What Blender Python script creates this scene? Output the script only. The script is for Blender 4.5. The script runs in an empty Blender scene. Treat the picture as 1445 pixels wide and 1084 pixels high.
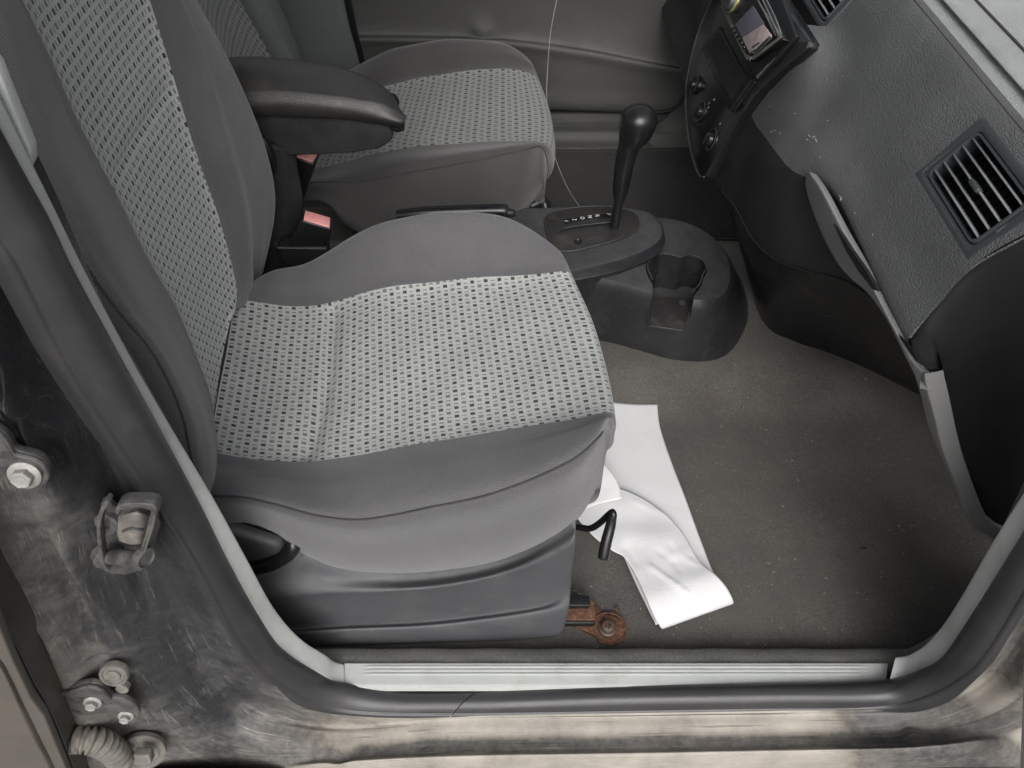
import bpy, bmesh, math, random
import numpy as np
from mathutils import Vector, Matrix
random.seed(7)
SC = bpy.context.scene
COL = SC.collection
# ---------------- camera ----------------
PITCH = math.radians(48.5); CAM = (0.0, -0.41, 1.035); FPX = 1085.0
cd = bpy.data.cameras.new("camera"); cam = bpy.data.objects.new("camera", cd); COL.objects.link(cam)
cd.sensor_width = 36.0; cd.lens = FPX/1445*36; cd.clip_start = 0.02; cd.clip_end = 500
cam.location = CAM; cam.rotation_euler = (math.radians(90)-PITCH, 0, 0)
SC.camera = cam
# ---------------- world, sun, exposure ----------------
W = bpy.data.worlds.new("World"); SC.world = W; W.use_nodes = True
nt = W.node_tree; bg = nt.nodes["Background"]
sky = nt.nodes.new("ShaderNodeTexSky"); sky.sky_type = 'NISHITA'; sky.sun_disc = False
SUN_EL, SUN_AZ = 43.0, 176.0     # azimuth of the direction towards the sun, clockwise from +Y
sky.sun_elevation = math.radians(SUN_EL); sky.sun_rotation = math.radians(SUN_AZ)
sky.air_density = 0.6; sky.dust_density = 6.0; sky.ozone_density = 0.6
hs = nt.nodes.new('ShaderNodeHueSaturation'); hs.inputs['Saturation'].default_value = 0.30   # overcast: nearly colourless sky
nt.links.new(sky.outputs[0], hs.inputs['Color']); nt.links.new(hs.outputs[0], bg.inputs[0]); bg.inputs[1].default_value = 0.15
sd = bpy.data.lights.new("sun", 'SUN'); sd.energy = 0.90; sd.angle = math.radians(45); sd.color = (.985, 1.0, 1.0)
sun = bpy.data.objects.new("sun", sd); COL.objects.link(sun)
az = math.radians(SUN_AZ); el = math.radians(SUN_EL)
sv = Vector((math.sin(az)*math.cos(el), math.cos(az)*math.cos(el), math.sin(el)))
sun.rotation_euler = sv.to_track_quat('Z', 'Y').to_euler()
SC.view_settings.view_transform = 'Standard'; SC.view_settings.look = 'None'
SC.view_settings.exposure = 0.5; SC.view_settings.gamma = 1; SC.view_settings.use_curve_mapping = False
# ---------------- point lookup: a photo point on a real plane ----------------
cF = np.array((0, math.cos(PITCH), -math.sin(PITCH))); cU = np.array((0, math.sin(PITCH), math.cos(PITCH)))
cR = np.array((1.0, 0, 0)); cC = np.array(CAM)
def P(px, py, x=None, y=None, z=None, pl=None):
    d = cR*((px-722)/FPX) + cF + cU*((542-py)/FPX)
    if pl is not None:
        n = np.array(pl[:3]); t = (pl[3]-n@cC)/(n@d)
    elif x is not None: t = (x-cC[0])/d[0]
    elif y is not None: t = (y-cC[1])/d[1]
    else: t = (z-cC[2])/d[2]
    return cC + t*d
# ---------------- mesh helpers ----------------
def cr(A, k, closed=False):
    A = np.asarray(A, float); n = len(A); out = []
    segs = n if closed else n-1
    for i in range(segs):
        if closed: p0, p1, p2, p3 = A[(i-1) % n], A[i], A[(i+1) % n], A[(i+2) % n]
        else: p0, p1, p2, p3 = A[max(i-1, 0)], A[i], A[i+1], A[min(i+2, n-1)]
        for j in range(k):
            t = j/k
            out.append(.5*((2*p1)+(-p0+p2)*t+(2*p0-5*p1+4*p2-p3)*t*t+(-p0+3*p1-3*p2+p3)*t**3))
    if not closed: out.append(A[-1])
    return np.array(out)
def resample(A, n):
    A = cr(A, 8); s = np.r_[0, np.cumsum(np.linalg.norm(np.diff(A, axis=0), axis=1))]
    q = np.linspace(0, s[-1], n)
    return np.stack([np.interp(q, s, A[:, c]) for c in range(3)], 1)
def patch(G, ku, kv):
    G = np.asarray(G, float)
    A = cr(G, ku); A = np.swapaxes(A, 0, 1); A = cr(A, kv); return np.swapaxes(A, 0, 1)
def link(name, me, mat=None, parent=None, smooth=True):
    o = bpy.data.objects.new(name, me); COL.objects.link(o)
    if mat: me.materials.append(mat)
    if smooth: me.polygons.foreach_set("use_smooth", [True]*len(me.polygons))
    if parent is not None:
        o.parent = parent
        o.matrix_parent_inverse = Matrix.Translation(-parent.location)
    return o
def grid(name, S, mat, parent=None, uv='arc', c0=0, c1=None, hole=None, thick=0, attr=None, smooth=True):
    """surface from an (N,M,3) array, optional column range, optional hole predicate"""
    S = np.asarray(S); N, M, _ = S.shape
    if c1 is None: c1 = M-1
    mr, mc = N//2, M//2
    us = np.r_[0, np.cumsum(np.linalg.norm(np.diff(S[:, mc], axis=0), axis=1))]
    vs = np.r_[0, np.cumsum(np.linalg.norm(np.diff(S[mr], axis=0), axis=1))]
    me = bpy.data.meshes.new(name); idx = {}; V = []; UV = []; AT = []
    for i in range(N):
        for j in range(c0, c1+1):
            idx[i, j] = len(V); V.append(S[i, j])
            UV.append((us[i], vs[j]) if uv == 'arc' else uv(S[i, j], us[i], vs[j]))
            AT.append(attr(i/(N-1), j/(M-1)) if attr else 0)
    Fc = []
    for i in range(N-1):
        for j in range(c0, c1):
            if hole and hole((S[i, j]+S[i+1, j+1])/2): continue
            Fc.append((idx[i, j], idx[i+1, j], idx[i+1, j+1], idx[i, j+1]))
    me.from_pydata([tuple(v) for v in V], [], Fc)
    ul = me.uv_layers.new(name="UVMap")
    for l in me.loops: ul.data[l.index].uv = UV[l.vertex_index]
    if attr:
        a = me.attributes.new("dust", 'FLOAT', 'POINT'); a.data.foreach_set("value", AT)
    o = link(name, me, mat, parent, smooth)
    if thick:
        m = o.modifiers.new("t", 'SOLIDIFY'); m.thickness = thick; m.offset = 0
    return o
def from_bm(name, bm, mat, parent=None, smooth=True, bevel=0, seg=3, auto=True):
    bmesh.ops.recalc_face_normals(bm, faces=bm.faces)
    me = bpy.data.meshes.new(name); bm.to_mesh(me); bm.free()
    o = link(name, me, mat, parent, smooth)
    if bevel:
        m = o.modifiers.new("b", 'BEVEL'); m.width = bevel; m.segments = seg; m.limit_method = 'ANGLE'; m.angle_limit = math.radians(35)
        m.harden_normals = False
    if smooth and auto:
        try:
            for e in me.edges: pass
            me.set_sharp_from_angle(angle=math.radians(40)) if not bevel else None
        except Exception: pass
    return o
def add_prism(bm, pts, vec):
    a = [bm.verts.new(tuple(p)) for p in pts]; b = [bm.verts.new(tuple(np.asarray(p)+np.asarray(vec))) for p in pts]
    bm.faces.new(a); bm.faces.new(list(reversed(b))); n = len(a)
    for i in range(n): bm.faces.new((a[i], b[i], b[(i+1) % n], a[(i+1) % n]))
def prism(name, pts, vec, mat, parent=None, bevel=0.002, seg=3):
    bm = bmesh.new(); add_prism(bm, pts, vec); return from_bm(name, bm, mat, parent, bevel=bevel, seg=seg)
def add_box(bm, c, ax, ay, az):
    c, ax, ay, az = map(np.asarray, (c, ax, ay, az))
    add_prism(bm, [c-ax-ay-az, c+ax-ay-az, c+ax+ay-az, c-ax+ay-az], 2*az)
def add_tube(bm, pts, r, n=12, cap=True, flat=1.0):
    pts = [np.asarray(p, float) for p in pts]; rr = r if hasattr(r, '__len__') else [r]*len(pts)
    up = np.array((0.1, .2, 1.0)); rings = []; prev = None
    for i, p in enumerate(pts):
        t = pts[min(i+1, len(pts)-1)]-pts[max(i-1, 0)]; t = t/(np.linalg.norm(t)+1e-12)
        a = np.cross(t, up) if prev is None else prev-t*(prev@t)
        a = a/(np.linalg.norm(a)+1e-12); prev = a; b = np.cross(t, a)
        rings.append([bm.verts.new(tuple(p+rr[i]*(math.cos(q)*a+flat*math.sin(q)*b))) for q in [2*math.pi*k/n for k in range(n)]])
    for i in range(len(rings)-1):
        for k in range(n): bm.faces.new((rings[i][k], rings[i][(k+1) % n], rings[i+1][(k+1) % n], rings[i+1][k]))
    if cap: bm.faces.new(rings[0]); bm.faces.new(list(reversed(rings[-1])))
def tube(name, pts, r, mat, parent=None, n=12, k=0, flat=1.0):
    if k:
        if hasattr(r, '__len__'): r = list(cr(np.array([[q, 0, 0] for q in r]), k)[:, 0])
        pts = cr(pts, k)
    bm = bmesh.new(); add_tube(bm, pts, r, n, flat=flat); return from_bm(name, bm, mat, parent)
def frame(n):
    n = np.asarray(n, float); n = n/np.linalg.norm(n)
    a = np.cross((0, 0, 1.0), n)
    if np.linalg.norm(a) < .01: a = np.array((1.0, 0, 0))
    a = a/np.linalg.norm(a); return a, np.cross(n, a), n
def add_lathe(bm, c, n, prof, seg=32, ax=None):
    """prof: list of (radius, height along n)"""
    a, b, n = frame(n) if ax is None else ax
    c = np.asarray(c, float); rings = []
    for r, h in prof:
        rings.append([bm.verts.new(tuple(c+n*h+max(r, 1e-5)*(math.cos(q)*a+math.sin(q)*b))) for q in [2*math.pi*k/seg for k in range(seg)]])
    for i in range(len(rings)-1):
        for k in range(seg): bm.faces.new((rings[i][k], rings[i][(k+1) % seg], rings[i+1][(k+1) % seg], rings[i+1][k]))
    bm.faces.new(rings[0]); bm.faces.new(list(reversed(rings[-1])))
def lathe(name, c, n, prof, mat, parent=None, seg=32, smooth=True):
    bm = bmesh.new(); add_lathe(bm, c, n, prof, seg); return from_bm(name, bm, mat, parent, smooth)
def tag(o, label=None, cat=None, group=None, kind=None):
    if label: o["label"] = label
    if cat: o["category"] = cat
    if group: o["group"] = group
    if kind: o["kind"] = kind
    return o
def thing(name, label, cat, loc=(0, 0, 0), group=None):
    o = bpy.data.objects.new(name, None); COL.objects.link(o); o.empty_display_size = .05
    o.location = tuple(float(q) for q in loc); return tag(o, label, cat, group)
def apply_bool(o, cutters):
    for c in cutters:
        m = o.modifiers.new("c", 'BOOLEAN'); m.operation = 'DIFFERENCE'; m.object = c; m.solver = 'EXACT'
    dg = bpy.context.evaluated_depsgraph_get(); me = bpy.data.meshes.new_from_object(o.evaluated_get(dg))
    o.modifiers.clear(); o.data = me
    for c in cutters: bpy.data.objects.remove(c)
    me.polygons.foreach_set("use_smooth", [True]*len(me.polygons))
    me.set_sharp_from_angle(angle=math.radians(35))
# ---------------- node materials ----------------
class NT:
    def __init__(s, name):
        s.m = bpy.data.materials.new(name); s.m.use_nodes = True; s.t = s.m.node_tree; s.b = s.t.nodes["Principled BSDF"]
        s.tc = None
    def node(s, k, **kw):
        n = s.t.nodes.new(k)
        for a, b in kw.items(): setattr(n, a, b)
        return n
    def L(s, a, b): s.t.links.new(a, b)
    def inp(s, sock, v):
        if isinstance(v, bpy.types.NodeSocket): s.L(v, sock)
        else: sock.default_value = v
    def coord(s, k='Object'):
        if s.tc is None: s.tc = s.node("ShaderNodeTexCoord")
        return s.tc.outputs[k]
    def mapv(s, v, scale=(1, 1, 1), rot=(0, 0, 0), loc=(0, 0, 0)):
        n = s.node("ShaderNodeMapping"); s.L(v, n.inputs[0]); n.inputs[3].default_value = scale; n.inputs[2].default_value = rot; n.inputs[1].default_value = loc; return n.outputs[0]
    def ma(s, op, a, b=0.0, c=0.0):
        n = s.node("ShaderNodeMath", operation=op); s.inp(n.inputs[0], a); s.inp(n.inputs[1], b); s.inp(n.inputs[2], c); return n.outputs[0]
    def noise(s, v, scale, detail=3, rough=.55, dist=0):
        n = s.node("ShaderNodeTexNoise"); s.L(v, n.inputs['Vector']); n.inputs['Scale'].default_value = scale
        n.inputs['Detail'].default_value = detail; n.inputs['Roughness'].default_value = rough; n.inputs['Distortion'].default_value = dist; return n.outputs[0]
    def voro(s, v, scale, feat='F1'):
        n = s.node("ShaderNodeTexVoronoi", feature=feat); s.L(v, n.inputs['Vector']); n.inputs['Scale'].default_value = scale; return n.outputs['Distance']
    def ramp(s, v, lo, hi, a=0.0, b=1.0):
        n = s.node("ShaderNodeMapRange"); n.clamp = True; s.inp(n.inputs[0], v)
        for i, q in enumerate((lo, hi, a, b)): n.inputs[i+1].default_value = q
        return n.outputs[0]
    def mix(s, f, a, b):
        n = s.node("ShaderNodeMix", data_type='RGBA'); s.inp(n.inputs[0], f)
        for k, v in ((6, a), (7, b)):
            if isinstance(v, bpy.types.NodeSocket): s.L(v, n.inputs[k])
            else: n.inputs[k].default_value = (*v, 1) if len(v) == 3 else v
        return n.outputs[2]
    def bump(s, h, strength, dist):
        n = s.node("ShaderNodeBump"); s.L(h, n.inputs['Height']); n.inputs['Strength'].default_value = strength; n.inputs['Distance'].default_value = dist
        if s.b.inputs['Normal'].is_linked: s.L(s.b.inputs['Normal'].links[0].from_socket, n.inputs['Normal'])
        s.L(n.outputs[0], s.b.inputs['Normal'])
    def col(s, c):
        if isinstance(c, bpy.types.NodeSocket): s.L(c, s.b.inputs['Base Color'])
        else: s.b.inputs['Base Color'].default_value = (*c, 1)
    def set(s, **kw):
        for a, b in kw.items():
            k = {'rough': 'Roughness', 'metal': 'Metallic', 'spec': 'Specular IOR Level', 'sheen': 'Sheen Weight', 'coat': 'Coat Weight', 'trans': 'Transmission Weight'}[a]; s.inp(s.b.inputs[k], b)
def plastic(name, c, rough=.5, grain=0, gs=700, var=.25, dirt=None, spec=.5, metal=0, specks=0, big=9, dust_sheen=None):
    n = NT(name); o = n.coord()
    f = n.ramp(n.noise(o, big, 5, .6), .3, .7)
    base = n.mix(f, tuple(q*(1-var) for q in c), tuple(q*(1+var) for q in c))
    if dirt:
        dm = n.ramp(n.noise(o, 22, 8, .72, .4), .52, .75, 0, dirt[1])
        base = n.mix(dm, base, dirt[0])
    if specks:
        sp = n.ramp(n.voro(o, 55), .03, .012, 0, specks)
        base = n.mix(sp, base, (.35, .32, .27))
    if dust_sheen:      # dust, plus sky sheen painted in, on the faces that look up
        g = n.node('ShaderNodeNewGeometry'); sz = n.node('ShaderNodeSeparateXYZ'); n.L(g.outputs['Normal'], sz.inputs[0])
        base = n.mix(n.ma('MULTIPLY', n.ramp(sz.outputs[2], .55, .97, 0, dust_sheen[1]), n.ramp(n.noise(o, 45, 8, .75), .3, .65, .45, 1)), base, dust_sheen[0])
    n.col(base); n.set(spec=spec, metal=metal)
    n.set(rough=n.ramp(n.noise(o, 30, 5, .6), .3, .7, rough*.85, min(rough*1.15, 1)))
    if grain:
        v = n.voro(o, gs, 'DISTANCE_TO_EDGE'); h = n.ramp(v, 0, .25); n.bump(h, grain, .0010)
        n.bump(n.noise(o, gs*.45, 2), grain*.6, .0008)
    return n.m
def fabric(name, c, pitch=.0030):
    n = NT(name); u = n.coord('UV'); sx = n.node("ShaderNodeSeparateXYZ"); n.L(u, sx.inputs[0]); X, Y = sx.outputs[0], sx.outputs[1]
    a = n.ma('SINE', n.ma('MULTIPLY', n.ma('ADD', X, n.ma('MULTIPLY', Y, .8)), 2*math.pi/pitch))
    b = n.ma('SINE', n.ma('MULTIPLY', n.ma('SUBTRACT', Y, n.ma('MULTIPLY', X, .45)), 2*math.pi/(pitch*.8)))
    h = n.ma('ADD', a, n.ma('MULTIPLY', b, .6)); f = n.ramp(h, -1.4, 1.4)
    o = n.coord('Object'); w = n.ramp(n.noise(o, 10, 5, .6), .3, .7, -.12, .12)
    lint = n.ramp(n.noise(o, 900, 3, .7), .35, .7, -.16, .16)
    f2 = n.ma('ADD', n.ma('ADD', n.ma('MULTIPLY', f, .75), w), lint)
    n.col(n.mix(f2, tuple(q*.58 for q in c), tuple(q*1.45 for q in c)))
    n.set(rough=.85, spec=.25, sheen=.25)
    n.bump(h, .5, .0004); n.bump(n.noise(o, 14, 3), .25, .006)
    return n.m
def woven(name, light, dark, mid, pu=.0098, pv=.0125, swap=False):
    """light ground with columns of small dark blocks and dashes"""
    n = NT(name); u = n.coord('UV'); sx = n.node("ShaderNodeSeparateXYZ"); n.L(u, sx.inputs[0])
    X, Y = (sx.outputs[1], sx.outputs[0]) if swap else (sx.outputs[0], sx.outputs[1])
    o = n.coord('Object'); wob = n.ma('MULTIPLY', n.ma('SUBTRACT', n.noise(o, 260, 2), .5), .0011)
    X = n.ma('ADD', X, wob); Y = n.ma('ADD', Y, wob)
    cx = n.ma('DIVIDE', X, pu); ci = n.ma('FLOOR', cx); fx = n.ma('SUBTRACT', cx, ci)
    par = n.ma('MODULO', n.ma('ABSOLUTE', ci), 2.0)
    cy = n.ma('ADD', n.ma('DIVIDE', Y, pv), n.ma('ADD', n.ma('MULTIPLY', ci, .47), 50.0)); fy = n.ma('FRACT', cy)
    def band(v, a, b, s=.035): return n.ma('MULTIPLY', n.ramp(v, a-s, a+s), n.ramp(v, b+s, b-s))
    bx = band(fx, .22, .80); blk = band(fy, .08, .40); dsh = band(fy, .66, .79)
    m = n.ma('MULTIPLY', bx, n.ma('MAXIMUM', blk, n.ma('MULTIPLY', dsh, .8)))
    rnd = n.node("ShaderNodeTexWhiteNoise", noise_dimensions='2D'); cb = n.node("ShaderNodeCombineXYZ"); n.L(ci, cb.inputs[0]); n.L(n.ma('FLOOR', cy), cb.inputs[1]); n.L(cb.outputs[0], rnd.inputs[0])
    dk = n.mix(par, dark, mid); dk = n.mix(n.ma('MULTIPLY', rnd.outputs[0], .25), dk, (.07, .065, .06))
    weave = n.ma('MULTIPLY', n.ma('SINE', n.ma('MULTIPLY', X, 2*math.pi/.0016)), n.ma('SINE', n.ma('MULTIPLY', Y, 2*math.pi/.0020)))
    lg = n.ramp(n.ma('ADD', n.noise(o, 700, 3, .7), n.ma('MULTIPLY', weave, .12)), .25, .75)
    stain = n.ramp(n.noise(o, 14, 5, .65), .35, .7)
    grd = n.mix(lg, tuple(q*.72 for q in light), tuple(q*1.22 for q in light))
    grd = n.mix(n.ma('MULTIPLY', stain, .22), grd, tuple(q*.6 for q in light))
    gap = n.ma('MAXIMUM', band(fx, -.1, .035), band(fy, .47, .52)); grd = n.mix(n.ma('MULTIPLY', gap, .38), grd, tuple(q*.42 for q in light))
    n.col(n.mix(m, grd, dk)); n.set(rough=.9, spec=.2, sheen=.15)
    n.bump(n.ma('SUBTRACT', 1.0, m), .6, .0009); n.bump(n.noise(o, 1100, 2), .3, .0005)
    return n.m
def carpet_mat(name, c, fleck=True):
    n = NT(name); o = n.coord()
    f = n.ramp(n.noise(o, 8, 6, .6), .3, .7); fi = n.noise(o, 620, 5, .85); fi2 = n.noise(n.mapv(o, (1, 2, 1)), 240, 5, .8)
    base = n.mix(f, tuple(q*.72 for q in c), (c[0]*1.32, c[1]*1.26, c[2]*1.15))
    base = n.mix(n.ramp(fi, .36, .62), tuple(q*.38 for q in c), base)
    base = n.mix(n.ramp(fi2, .52, .75, 0, .5), base, (c[0]*2.4, c[1]*2.2, c[2]*1.9))
    if fleck:
        sand = n.ma('MULTIPLY', n.ramp(n.voro(o, 260), .13, .07), n.ramp(n.noise(o, 30, 4, .7), .52, .66)); base = n.mix(n.ma('MULTIPLY', sand, .6), base, (.16, .13, .095))
        st = n.ramp(n.noise(o, 9, 6, .7, .5), .6, .78, 0, .3); base = n.mix(st, base, (.045, .028, .018))
    n.col(base); n.set(rough=.97, spec=.1, sheen=.12)
    n.bump(fi, .9, .0018); n.bump(n.noise(o, 60, 3), .35, .004)
    return n.m
def paint_mat(name):
    n = NT(name); o = n.coord(); u = n.coord('UV')
    at = n.node("ShaderNodeAttribute", attribute_name="dust").outputs['Fac']
    n1 = n.noise(o, 15, 4, .55); n2 = n.noise(o, 75, 8, .72); n3 = n.noise(o, 420, 5, .8)
    s1 = n.noise(n.mapv(u, (9, 330, 1)), 1, 5, .6, .5); s2 = n.noise(n.mapv(u, (16, 800, 1)), 1, 4, .6, .4); gate = n.ramp(n.noise(o, 22, 4, .6), .42, .58)
    paint = n.mix(n.ramp(n1, .3, .7), (.042, .045, .052), (.062, .066, .075))
    film = n.ma('MULTIPLY', n.ramp(n2, .36, .70), .55); paint = n.mix(film, paint, (.085, .080, .072))
    dm = n.ramp(n.ma('ADD', n.ma('ADD', at, n.ma('MULTIPLY', n1, .5)), n.ma('MULTIPLY', n2, .34)), .50, 1.02)
    dm = n.ma('MULTIPLY', dm, n.ramp(n3, .2, .55, .85, 1))
    dust = n.mix(n.ramp(n2, .35, .65), (.072, .066, .058), (.165, .150, .128))
    tan = n.ramp(n.ma('ADD', at, n.ma('MULTIPLY', n1, .32)), .72, 1.0); dust = n.mix(tan, dust, (.42, .385, .335))
    base = n.mix(dm, paint, dust)
    ln = n.ma('MULTIPLY', n.ramp(s1, .595, .625), n.ramp(s1, .66, .64)); ln2 = n.ma('MULTIPLY', n.ramp(s2, .62, .65), .6)
    ln = n.ma('MULTIPLY', n.ma('MAXIMUM', ln, ln2), gate); base = n.mix(n.ma('MULTIPLY', ln, .62), base, (.30, .28, .245))
    dk = n.ma('MULTIPLY', n.ramp(s1, .40, .36), .5); base = n.mix(dk, base, (.03, .028, .027))
    sp = n.ramp(n.voro(o, 140), .07, .04, 0, .8); sp = n.ma('MULTIPLY', sp, n.ramp(n.noise(o, 20, 3), .45, .6)); base = n.mix(sp, base, (.36, .33, .28))
    n.col(base); n.set(rough=n.ma('MAXIMUM', n.ramp(dm, 0, .6, .26, .8), n.ma('MULTIPLY', film, .9)), spec=.55, metal=n.ramp(dm, 0, .6, .55, 0))
    n.bump(n3, .15, .0006); n.bump(dm, .2, .0006)
    return n.m
def rust_mat(name):
    n = NT(name); o = n.coord(); f = n.noise(o, 160, 8, .75, .5)
    c = n.mix(n.ramp(f, .3, .52), (.030, .025, .023), (.10, .048, .030)); c = n.mix(n.ramp(f, .54, .72), c, (.26, .15, .09)); n.col(c); n.set(rough=.9, spec=.2); n.bump(f, .7, .0012); return n.m
def metal_mat(name, c=(.32, .31, .29), dirt=.5):
    n = NT(name); o = n.coord(); f = n.ma('MULTIPLY', n.ramp(n.noise(o, 70, 6, .6), .38, .66, .25, dirt), n.ramp(n.noise(o, 420, 6, .8), .36, .56, .45, 1))
    n.col(n.mix(f, c, (.115, .103, .088))); n.set(metal=n.ramp(f, 0, .5, .85, .1), rough=n.ramp(f, 0, .5, .30, .85)); n.bump(n.noise(o, 400, 4), .15, .0005); return n.m
M = {}
M['bolster'] = fabric('bolster_fabric', (.090, .0885, .093))
M['bolster_side'] = fabric('bolster_side_fabric', (.080, .0785, .083), .0027)
M['far_bolster_shaded'] = fabric('shaded_fabric', (.052, .050, .049))  # near seat's bolster cloth, darkened: far-side shade put into the colour
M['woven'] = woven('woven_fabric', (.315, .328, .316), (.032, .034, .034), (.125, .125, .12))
M['woven_back'] = woven('woven_back_fabric', (.35, .37, .352), (.034, .036, .036), (.135, .135, .13), pu=.0095, pv=.0125)
M['piping'] = plastic('piping_thread', (.035, .033, .035), .9)
M['felt'] = carpet_mat('felt_grey', (.12, .116, .105), False)
M['carpet'] = carpet_mat('carpet_charcoal', (.116, .113, .108))
M['carpet_edge'] = carpet_mat('carpet_edge_grey', (.24, .245, .235), False)
M['cover'] = plastic('seat_cover_plastic', (.066, .068, .073), .36, .35, 900, .12, ((.15, .14, .12), .35), specks=.4)
M['black'] = plastic('black_plastic', (.012, .0125, .0135), .45, .2, 900, .2, spec=.35)
M['black_sat'] = plastic('black_satin', (.009, .0095, .0105), .30, 0, 700, .2, ((.04, .038, .032), .25), spec=.4)
M['gloss'] = plastic('gloss_black', (.009, .0095, .011), .16, 0, 700, .1)
M['dark_well'] = plastic('dark_recess', (.008, .008, .008), .7)
M['console'] = plastic('console_plastic', (.018, .0188, .021), .24, .25, 800, .2, ((.058, .056, .05), .4), specks=.4, dust_sheen=((.078, .081, .078), .65))
M['console_plate'] = plastic('selector_plate_plastic', (.022, .0205, .020), .42, .1, 800, .2, ((.10, .085, .06), .5))
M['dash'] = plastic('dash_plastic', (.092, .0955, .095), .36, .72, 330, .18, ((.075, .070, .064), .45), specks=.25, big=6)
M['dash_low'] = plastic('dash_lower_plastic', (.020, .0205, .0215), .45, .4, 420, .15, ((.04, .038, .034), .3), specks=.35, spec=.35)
M['dash_top_lit'] = plastic('dash_top_lit_plastic', (.30, .315, .305), .40, .8, 420, .12, ((.14, .14, .13), .4), specks=.3)  # dash plastic made paler: windscreen light and sheen put into the colour
M['endcap'] = plastic('end_cap_plastic', (.009, .0092, .010), .7, .1, 800, .15, spec=.25, specks=.15)
M['vent_frame'] = plastic('vent_frame_plastic', (.040, .045, .048), .38, .2, 900, .1)
M['vent_vane'] = plastic('vent_vane_plastic', (.17, .18, .185), .3, 0)
M['trim'] = plastic('trim_light_grey', (.385, .40, .385), .45, .25, 900, .06, ((.22, .205, .175), .45), specks=.6)
M['strip'] = plastic('strip_mid_grey', (.20, .20, .198), .45, .2, 900, .06)
M['seal'] = plastic('seal_rubber', (.030, .0295, .0315), .38, .15, 1200, .15, ((.07, .065, .055), .35), specks=.15)
M['paint'] = paint_mat('dusty_paint')
M['rust'] = rust_mat('rust'); M['metal'] = metal_mat('dusty_steel', (.34, .335, .32), .6); M['dark_metal'] = metal_mat('dark_steel', (.06, .065, .07), .6)
M['zinc'] = metal_mat('zinc_steel', (.070, .071, .075), .6)
M['leather'] = plastic('armrest_vinyl', (.028, .027, .0262), .46, .22, 420, .15, ((.07, .058, .045), .5))
M['velour'] = plastic('armrest_velour', (.022, .0225, .024), .95, .2, 500, .22, spec=.1, big=40)
M['pink'] = plastic('faded_red_plastic', (.72, .31, .29), .5, 0, 700, .14, ((.80, .50, .46), .6), big=120)
M['doorpanel'] = plastic('door_panel_plastic', (.046, .046, .043), .5, .35, 500, .08)
M['pillar_in'] = plastic('pillar_trim_plastic', (.075, .084, .080), .5, .2, 600, .08)
M['dusty_rubber'] = plastic('dusty_rubber', (.12, .112, .098), .9, .3, 700, .35, ((.25, .225, .185), .9), big=60)
M['door_outer'] = plastic('dusty_door_paint', (.085, .076, .063), .7, .15, 500, .12, specks=.5)
M['edge_strip'] = plastic('door_edge_strip', (.045, .037, .029), .45, .1, 600, .35)
M['ground'] = plastic('asphalt', (.10, .10, .095), .9, .5, 200, .3)
M['roof'] = plastic('headliner', (.10, .10, .095), .9)
M['white_ink'] = plastic('white_ink', (.62, .62, .58), .6)
M['lilac'] = plastic('display_glass_lilac', (.13, .12, .16), .15)
M['pinkglass'] = plastic('display_glass_pink', (.42, .34, .33), .2, big=60)
M['chrome'] = plastic('chrome_trim', (.5, .52, .48), .2, metal=.9)
M['wire'] = plastic('wire_sheath', (.24, .24, .235), .5)
M['wheel_leather'] = plastic('wheel_grey', (.30, .27, .24), .5)
def paper_mat():
    n = NT('white_paper'); o = n.coord(); n.col(n.mix(n.ramp(n.noise(o, 20, 4), .3, .7), (.56, .56, .565), (.61, .61, .615))); n.set(rough=.6, spec=.3)
    n.bump(n.noise(o, 900, 3), .15, .0003); n.bump(n.ramp(n.voro(o, 14, 'DISTANCE_TO_EDGE'), 0, .03), .12, .001); return n.m
M['paper'] = paper_mat()
def wl(px, n=None, y=None, x=None, z=None, pl=None):
    """pixel polyline with depth (number or list) -> world polyline, resampled to n"""
    out = []
    for i, q in enumerate(px):
        g = lambda v: (v[i] if hasattr(v, '__len__') else v)
        if pl is not None: out.append(P(*q, pl=pl))
        elif y is not None: out.append(P(*q, y=g(y)))
        elif x is not None: out.append(P(*q, x=g(x)))
        else: out.append(P(*q, z=g(z)))
    out = np.array(out)
    return resample(out, n) if n else out
# ================= SETTING: ground, carpet =================
bm = bmesh.new(); add_box(bm, (0, 0, -.52), (60, 0, 0), (0, 60, 0), (0, 0, .01)); tag(from_bm('ground', bm, M['ground'], smooth=False), kind='structure')
def sst(a, b, v): t = np.clip((v-a)/(b-a), 0, 1); return t*t*(3-2*t)
def floor_z(x, y):
    z = -.05+.0*x
    z = z+(.055*sst(.46, .56, y)+.045*sst(.60, .72, y))*(1-sst(.84, .98, y))
    z = z+.42*np.clip(x-.68, 0, 9)**1.15
    z = z+.03*np.exp(-((x-.48)**2+(y-.60)**2)/.004)
    z = z+.004*np.sin(9*x+3*y)*np.sin(7*y-2*x)
    z = z+.04*sst(1.33, 1.42, y)
    return z
xs = np.linspace(-1.3, 1.25, 120); ys = np.linspace(.028, 1.42, 80)
S = np.array([[(x, y, floor_z(x, y)) for y in ys] for x in xs]); tag(grid('floor_carpet', S, M['carpet']), kind='structure')
xs = np.linspace(-1.3, 1.0, 90)
S = np.array([[(x, y0, z0+.0012*math.sin(x*60+y0*99)) for y0, z0 in ((.040, -.056), (.034, -.040), (.028, -.022), (.018, -.012), (.006, -.005), (-.004, -.003), (-.012, -.012))] for x in xs])
S = cr(np.swapaxes(S, 0, 1), 3); tag(grid('carpet_edge', S, M['carpet_edge']), kind='structure')

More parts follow.
